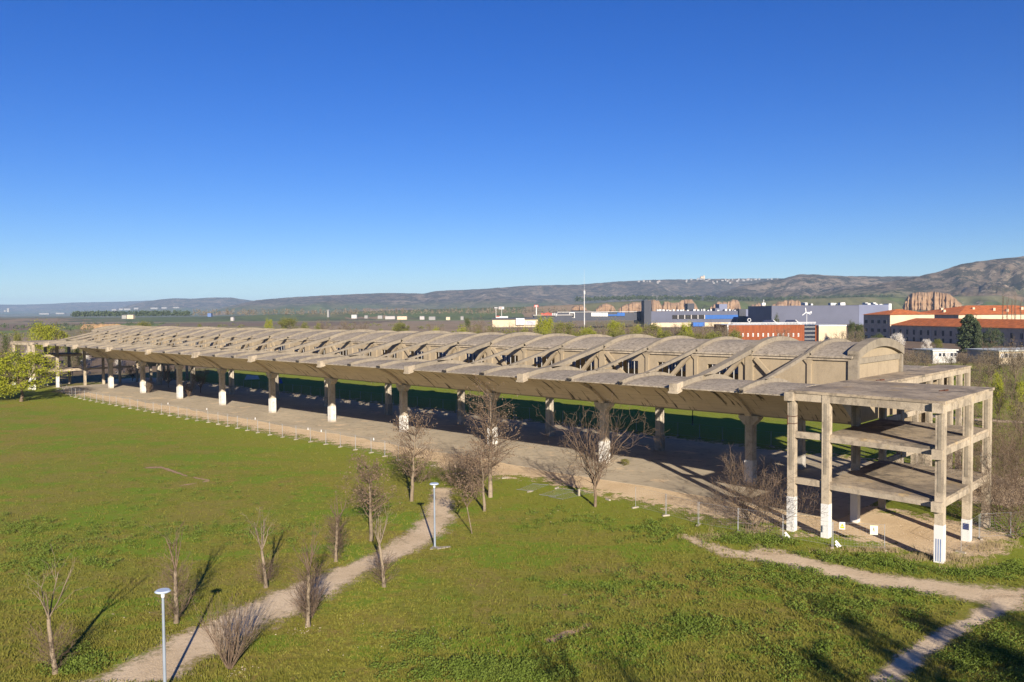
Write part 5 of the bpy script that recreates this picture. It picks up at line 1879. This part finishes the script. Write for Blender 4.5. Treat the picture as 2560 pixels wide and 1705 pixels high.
# brick hall
D = 360
p = at(1915, 850, D)
b = empty('brick_hall', (p.x, D, ground_h(p.x, D)))
pbox(b, 'wall', 1821, 2011, 812, 858, D, 26, 'brick')
pbox(b, 'wall', 2038, 2047, 813, 858, D - 0.1, 20, 'brick')
pbox(b, 'white_corner', 1818, 1821, 811.5, 858, D - 0.3, 1, 'signwhite')
g_ = pbox(b, 'glazed_bay', 2011, 2038, 812.5, 858, D + 0.3, 10, 'glass')
for i in range(5):
    pbox(g_, 'mullion', 2011.3 + 6.4 * i, 2012.3 + 6.4 * i, 812, 858, D - 0.1, 0.3, 'signwhite').parent = b
for i in range(4):
    pbox(b, 'mullion', 2011.3, 2038, 817 + 10 * i, 818 + 10 * i, D - 0.12, 0.2, 'signwhite')
pbox(b, 'wall', 2047, 2116, 816, 858, D - 2, 22, 'campcream')
pbox(b, 'parapet', 2047, 2117, 812, 816, D - 2.2, 22, 'sheetroof')
for i in range(14):
    x = 1830.5 + 12.6 * i
    f_ = pbox(b, 'window', x, x + 3.6, 833, 841.5, D - 0.12, 0.3, 'signwhite')
    pbox(b, 'pane', x + 0.7, x + 2.9, 834, 840.5, D - 0.2, 0.06, 'prefabgrey')
pbox(b, 'roof_edge', 1818, 2011, 811.3, 812, D - 0.4, 26, 'signwhite')
for yy_ in (806, 808.4):
    pbox(b, 'railing', 1820, 2040, yy_, yy_ + 0.5, D + 1, 0.1, 'signwhite')
for i in range(28):
    pbox(b, 'railing_post', 1820 + 8 * i, 1820.6 + 8 * i, 806, 811, D + 1, 0.1, 'signwhite')
for x in (1906, 1962):
    a_ = at(x, 808, D + 6); c_ = at(x + 42, 808, D + 6); z1 = at(x, 800, D + 6).z
    o_ = b.location
    P8 = [(a_.x - o_.x, D + 5 - o_.y, a_.z - o_.z - 1.2), (c_.x - o_.x, D + 5 - o_.y, a_.z - o_.z - 1.2), (c_.x - o_.x, D + 9 - o_.y, a_.z - o_.z - 1.2), (a_.x - o_.x, D + 9 - o_.y, a_.z - o_.z - 1.2),
          (a_.x - o_.x + 1, D + 6.8 - o_.y, z1 - o_.z), (c_.x - o_.x - 2.4, D + 6.8 - o_.y, z1 - o_.z), (c_.x - o_.x - 2.4, D + 7.2 - o_.y, z1 - o_.z), (a_.x - o_.x + 1, D + 7.2 - o_.y, z1 - o_.z)]
    sk = MB().hexa(P8).build('skylight', M['solar'], b)
    MB().beam(P8[1], P8[5], 0.3, 0.3).beam(P8[1], (P8[1][0] - 4.2, P8[1][1], P8[1][2]), .2, .2).build('skylight_frame', M['signwhite'], sk)
pr = at(1873, 800, D + 3)
rg = MB()
for i in range(14):
    q0, q1 = 2 * math.pi * i / 14, 2 * math.pi * (i + 1) / 14
    rg.beam((pr.x - b.location.x + .7 * math.cos(q0), D + 3 - b.location.y, pr.z - b.location.z + .7 * math.sin(q0)), (pr.x - b.location.x + .7 * math.cos(q1), D + 3 - b.location.y, pr.z - b.location.z + .7 * math.sin(q1)), .22, .22)
rg.build('roof_ring', M['signwhite'], b)
MB().box(pr.x - b.location.x - .06, pr.x - b.location.x + .06, D + 3 - b.location.y - .06, D + 3 - b.location.y + .06, pr.z - b.location.z - 2.6, pr.z - b.location.z - .7).build('ring_post', M['signwhite'], b)
tag(b, 'red ribbed hall with a row of small white windows and railed roof', 'building')
# small wind turbine on the roof line
p = at(2017, 781, 372)
b = empty('wind_turbine', (p.x, 372, ground_h(p.x, 372)))
hz = p.z - b.location.z
MB().cyl((0, 0, 0), (0, 0, hz), 0.16, 0.09, 8).build('mast', M['signwhite'], b)
MB().beam((-0.9, -0.2, hz), (1.6, -0.2, hz), 0.22, 0.26).build('nacelle', M['signwhite'], b)
MB().hexa([(1.5, -.25, hz - .3), (2.1, -.25, hz - .5), (2.1, -.15, hz - .5), (1.5, -.15, hz - .3), (1.5, -.25, hz + .3), (2.1, -.25, hz + .5), (2.1, -.15, hz + .5), (1.5, -.15, hz + .3)]).build('tail_fin', M['signwhite'], b)
for q in (1.7, 1.7 + 2.09, 1.7 + 4.19):
    MB().beam((-0.5, -0.5, hz), (-0.5 + 2.1 * math.cos(q), -0.5, hz + 2.1 * math.sin(q)), 0.08, 0.3).build('blade', M['signwhite'], b)
tag(b, 'small white three bladed wind turbine behind the red hall', 'wind turbine')

# shopping centre
D = 800
p = at(1720, 815, D)
b = empty('shopping_centre', (p.x, D, ground_h(p.x, D)))
pbox(b, 'west_wing', 1393, 1612, 781, 802, D + 20, 60, 'malldark')
pbox(b, 'west_roof_edge', 1393, 1612, 778.5, 781, D + 19.4, 60, 'plant')
for i in range(6):
    f_ = pbox(b, 'window_frame', 1478 + 7 * i, 1484.6 + 7 * i, 781.5, 791, D + 19, 0.8, 'plant')
    pbox(f_, 'pane', 1479 + 7 * i, 1483.4 + 7 * i, 783, 789, D + 18.7, 0.3, 'void').parent = b
pbox(b, 'window_frame', 1423, 1437, 781, 795, D + 19, 0.8, 'plant')
pbox(b, 'pane', 1425, 1435, 783, 794, D + 18.7, 0.3, 'void')
pbox(b, 'blue_panel', 1520, 1543, 786, 789.5, D + 19, 0.8, 'mallblue')
pbox(b, 'blue_panel', 1543, 1562, 781.5, 790, D + 19, 0.8, 'mallblue')
pbox(b, 'tower', 1610.5, 1628, 751, 817, D - 1, 18, 'malldark')
pbox(b, 'main_wall', 1619, 1852, 777, 812, D, 90, 'mall')
pbox(b, 'plinth_wall', 1619, 1852, 805.5, 818, D - 0.6, 4, 'campcream')
pbox(b, 'gallery', 1681, 1763, 787, 797.5, D - 0.4, 1, 'void')  # solid dark box standing in for the shade of the open gallery
pbox(b, 'blue_gallery', 1763, 1846, 787, 797.5, D - 0.5, 1, 'mallblue')
for i in range(5):
    pbox(b, 'gallery_pillar', 1694 + 16.6 * i, 1696.4 + 16.6 * i, 787, 797.5, D - 1.2, 0.8, 'prefabgrey')
pbox(b, 'roof_block', 1719, 1736, 758.5, 776, D + 30, 12, 'malldark')
pbox(b, 'roof_block', 1798, 1818, 760, 777, D + 20, 14, 'malllight')
pbox(b, 'roof_block', 1788, 1800, 770, 777.5, D + 15, 14, 'mall')
pbox(b, 'stair_block', 1848, 1865, 772.5, 806, D - 3, 20, 'malldark')
pbox(b, 'stair_block', 1865, 1874, 773, 806, D - 2, 20, 'malllight')
pbox(b, 'stair_block', 1882, 1898, 772.5, 806, D - 3, 20, 'malldark')
pbox(b, 'stair_block', 1898, 1908, 773, 806, D - 2, 20, 'malllight')
pbox(b, 'link_wall', 1870, 1935, 778, 806, D + 4, 30, 'mall')
pbox(b, 'blue_gallery', 1907, 1929, 786, 800, D + 3.4, 1, 'mallblue')
pbox(b, 'blue_canopy', 1733, 1762, 806, 816, D - 8, 7, 'mallblue')
for i in range(30):
    x = 1640 + 8.6 * i + rnd.uniform(-2, 2)
    pbox(b, 'roof_unit', x, x + rnd.uniform(3, 7), 777.2 - rnd.uniform(2, 5), 777.5, D + rnd.uniform(5, 40), 5, 'plant')
tag(b, 'blue grey shopping centre with tall slab tower and blue gallery', 'building')
D = 700
p = at(2080, 806, D)
b = empty('box_store', (p.x, D, ground_h(p.x, D)))
pbox(b, 'front_wall', 1929, 2147, 763, 812, D, 70, 'mall')
pbox(b, 'side_wall', 2147, 2222, 761.5, 812, D + 1, 60, 'malllight')
pbox(b, 'white_fin', 2222, 2229, 759, 776, D + 1.2, 10, 'signwhite')
for i in range(16):
    x = rnd.choice((2000, 2064, 2090, 2155, 2180)) + rnd.uniform(0, 28)
    pbox(b, 'roof_unit', x, x + rnd.uniform(4, 9), 763 - rnd.uniform(3, 7), 763.2, D + rnd.uniform(6, 30), 6, 'plant')
tag(b, 'large plain grey violet box store with white roof units', 'building')
p = at(1909, 800, 780)
b = empty('sign_pylon', (p.x, 780, ground_h(p.x, 780)))
pbox(b, 'pylon', 1905, 1914, 765, 806, 780, 4, 'signwhite')
pbox(b, 'sign_box', 1905, 1914, 757, 763, 779.8, 4, 'signwhite')
pbox(b, 'spike', 1909, 1910, 749, 758, 781, 1, 'signwhite')
pbox(b, 'dark_gap', 1905.5, 1913.5, 763, 765, 780.3, 3, 'prefabgrey')
tag(b, 'white sign pylon with spike between the stores', 'sign')


def text_mesh(txt, size, extr=0.1):
    cu = bpy.data.curves.new('lettering', 'FONT')
    cu.body = txt
    cu.size = size
    cu.extrude = extr
    ob = bpy.data.objects.new('lettering', cu)
    COL.objects.link(ob)
    bpy.context.view_layer.update()
    me = bpy.data.meshes.new_from_object(ob.evaluated_get(bpy.context.evaluated_depsgraph_get()))
    bpy.data.objects.remove(ob)
    return me


# furniture store with letters
D = 640
p = at(1375, 800, D)
b = empty('furniture_store', (p.x, D, ground_h(p.x, D)))
pbox(b, 'wall', 1335, 1430, 789, 806, D, 30, 'malldark')
pbox(b, 'roof', 1333, 1432, 786.5, 789, D - 1, 32, 'prefabgrey')
pbox(b, 'sign_frame', 1352, 1394, 789.5, 790.2, D - 1.2, 0.2, 'dark')
for txt, px, mt in (('muebles', 1352, 'redsign'), ('rey', 1379.5, 'signwhite')):
    me = text_mesh(txt, 3.9)
    me.materials.clear(); me.materials.append(M[mt])
    q_ = at(px, 788.5, D - 1.4)
    o = place('lettering', me, None, b, (q_.x - b.location.x, -1.4, q_.z - b.location.z))
    o.rotation_euler = (math.pi / 2, 0, 0)
    bpy.context.view_layer.update()
    o.scale = ((27.0 if txt == 'muebles' else 13.5) * D / F / max(.1, o.dimensions.x), 1, 1)
tag(b, 'dark store with red and white sign letters on its roof edge', 'building')
D = 560
p = at(1280, 810, D)
b = empty('warehouse', (p.x, D, ground_h(p.x, D)))
pbox(b, 'wall', 1231, 1345, 799, 818, D, 40, 'campcream')
pbox(b, 'roof_band', 1230, 1346, 795, 799, D - .8, 42, 'malldark')
pbox(b, 'white_panel', 1290, 1311, 795.5, 812, D - 2, 1.5, 'signwhite')
pbox(b, 'banner', 1313, 1338, 802, 813, D - 1, .8, 'prefab')
for i in range(3):
    pbox(b, 'banner_print', 1317, 1330 + 3 * i, 803.5 + 3 * i, 804.6 + 3 * i, D - 1.1, .1, 'bluepaint')
pbox(b, 'roof_box', 1240, 1270, 790.5, 795, D + 6, 6, 'plant')
pbox(b, 'roof_sign', 1240.5, 1249, 790, 792, D + 5.8, 1, 'redsign')
tag(b, 'low cream warehouse with dark roof band and white banner', 'building')
D = 900
p = at(1246, 790, D)
b = empty('billboard', (p.x, D, ground_h(p.x, D)))
pbox(b, 'board', 1234, 1246.5, 767, 773, D, 1, 'black')
pbox(b, 'board', 1247, 1260, 767, 773, D, 1, 'signwhite')
pbox(b, 'print', 1236, 1244, 768.2, 769.4, D - .2, .15, 'signwhite')
pbox(b, 'print', 1236, 1244, 771, 771.7, D - .2, .15, 'signwhite')
pbox(b, 'print', 1248, 1255, 768.5, 771.2, D - .2, .15, 'redsign')
for x in (1239.5, 1253.5):
    pbox(b, 'leg', x, x + 1.2, 773, 800, D + .2, .8, 'prefabgrey')
tag(b, 'double billboard on legs, one half black and one half white', 'billboard')
p = at(1341, 790, 860)
b = empty('pole_sign', (p.x, 860, ground_h(p.x, 860)))
pbox(b, 'pole', 1340.2, 1341.8, 767, 800, 860, .8, 'signwhite')
pbox(b, 'sign_box', 1335.5, 1345.5, 762.5, 767.5, 859.5, 1.6, 'redsign')
pbox(b, 'sign_text', 1337, 1344, 764, 766, 859.3, .15, 'signwhite')
tag(b, 'red and white sign on a tall white pole', 'sign')
# telecom mast
D = 700
p = at(1461, 805, D)
b = empty('telecom_mast', (p.x, D, ground_h(p.x, D)))
zt, zm = at(1461, 673, D).z - b.location.z, at(1461, 726, D).z - b.location.z
MB().cyl((0, 0, 0), (0, 0, zm), 0.5, 0.36, 8).build('pole', M['plant'], b)
MB().cyl((0, 0, zm), (0, 0, zt), 0.10, 0.05, 6).build('whip', M['plant'], b)
for q in (0, 2.1, 4.2):
    MB().box(math.cos(q) * .6 - .2, math.cos(q) * .6 + .2, math.sin(q) * .6 - .2, math.sin(q) * .6 + .2, zm - 3.4, zm - .6).build('antenna', M['plant'], b)
tag(b, 'tall thin white telecom mast rising above the skyline', 'mast')

# white sheds on the plain, town on the ridge
def shed(px, py, wpx, hpx, D, label, group, roof='distwhite', wall='distwhite', name='shed', cat='building'):
    p = at(px, py, D)
    b = empty(name, (p.x, D, p.z))
    w, h = wpx * D / F, hpx * D / F
    MB().box(-w / 2, w / 2, 0, max(8, w * .4), -4, h).build('wall', M[wall], b)
    MB().add([(-w / 2 - .5, -.6, h), (w / 2 + .5, -.6, h), (w / 2 + .5, max(8, w * .4) + .5, h), (-w / 2 - .5, max(8, w * .4) + .5, h), (-w / 2, max(8, w * .4) / 2, h * 1.3), (w / 2, max(8, w * .4) / 2, h * 1.3)], [(0, 1, 5, 4), (2, 3, 4, 5), (1, 2, 5), (3, 0, 4), (3, 2, 1, 0)]).build('roof', M[roof], b)
    tag(b, label, cat, group)


for px, py, w_, h_ in ((20, 779, 7, 11), (12, 778, 5, 4), (110, 785, 30, 3), (150, 784, 26, 3), (285, 775, 14, 3), (302, 774, 12, 4), (318, 774, 20, 4), (340, 772, 14, 4), (385, 771, 22, 3), (410, 770, 16, 3), (440, 769, 20, 2), (632, 764, 8, 3), (640, 763, 6, 4), (615, 766, 6, 2)):
    shed(px, py, w_ * .8, h_ * .6, 6000, 'tiny white building on the plain under the blue hills', 'white buildings on the far plain')
for px, py, w_, h_, wl in ((310, 790, 14, 5, 'distwhite'), (325, 790, 20, 6, 'campcream'), (523, 785, 11, 5, 'bluepaint'), (580, 795, 9, 5, 'prefabgrey'), (820, 786, 5, 15, 'distwhite'), (885, 789, 16, 5, 'prefab'), (915, 789, 10, 3, 'distwhite'), (950, 790, 14, 4, 'distwhite'), (975, 791, 30, 3, 'prefabgrey'), (1005, 792, 30, 4, 'campcream'), (1055, 792, 14, 4, 'prefabgrey'), (1080, 793, 20, 4, 'distwhite'), (1120, 793, 12, 3, 'campcream'), (1155, 793, 9, 5, 'distwhite')):
    shed(px, py + 1.5, w_ * .8, h_ * .7, 1480, 'small roadside building beyond the dark fields', 'roadside buildings beyond the fields', wall=wl)
for k in range(44):
    px = rnd.choice((rnd.uniform(1595, 1665), rnd.uniform(1690, 1880), rnd.uniform(1780, 1960)))
    tx = (px - 1280) / F
    py = float(np.interp(px, [1590, 1660, 1757, 1800, 1960], [702, 701, 696, 699, 696])) + rnd.choice((0.5, 1, 2, 5, 9)) * rnd.random()
    D = 5100 - 60 * (py - 695)
    shed(px, py + 1.0, rnd.uniform(2.2, 6), rnd.uniform(1.2, 2.4), D, 'tiny pale house of the hilltop town', 'houses of the hilltop town', roof='disttile', name='house', cat='house')
D = 5150
p = at(1757, 696, D)
b = empty('hilltop_church', (p.x, D, p.z))
MB().box(-13, 9, 0, 20, -8, 11).build('nave', M['campcream'], b)
MB().box(4, 12, -2, 8, -8, 18).build('tower', M['campcream'], b)
hip_roof(-13, 9, 0, 20, 11, 15).build('roof', M['disttile'], b)
tag(b, 'square hilltop church with tower crowning the ridge town', 'church')
# masts of the far left
# blue tarpaulin and container under the hangar's rear side
for px, py, w_, h_, mt, lab in ((690, 948, 3.4, 1.4, 'tarp', 'blue tarpaulin covered heap on the rear lawn seen under the roof'), (630, 938, 4.0, 1.2, 'sheetroof', 'pale blue grey heap behind the hangar columns')):
    x, y = gp(px, py + 10)
    o = MB().hexa([(-w_ / 2, -1, 0), (w_ / 2, -1, 0), (w_ / 2, 1, 0), (-w_ / 2, 1, 0), (-w_ * .36, -.5, h_), (w_ * .4, -.6, h_ * .85), (w_ * .34, .5, h_ * .8), (-w_ * .3, .6, h_)]).build('covered_heap', M[mt], None, (x, y, 0), 0.3)
    tag(o, lab, 'heap')

# ------------------------------------------------------------------ haze
hz = MB().box(-13500, 13500, -13000, 13500, -3.0, 268).build('haze', None)
hm = bpy.data.materials.new('haze_air')
hm.use_nodes = True
hn = hm.node_tree
hn.nodes.remove(hn.nodes['Principled BSDF'])
pv = hn.nodes.new('ShaderNodeVolumePrincipled')
pv.inputs['Color'].default_value = (0.47, 0.69, 1.0, 1)
pv.inputs['Density'].default_value = 7.0e-5
pv.inputs['Anisotropy'].default_value = 0.0
hn.links.new(pv.outputs[0], hn.nodes['Material Output'].inputs['Volume'])
hz.data.materials.append(hm)
tag(hz, kind='stuff')
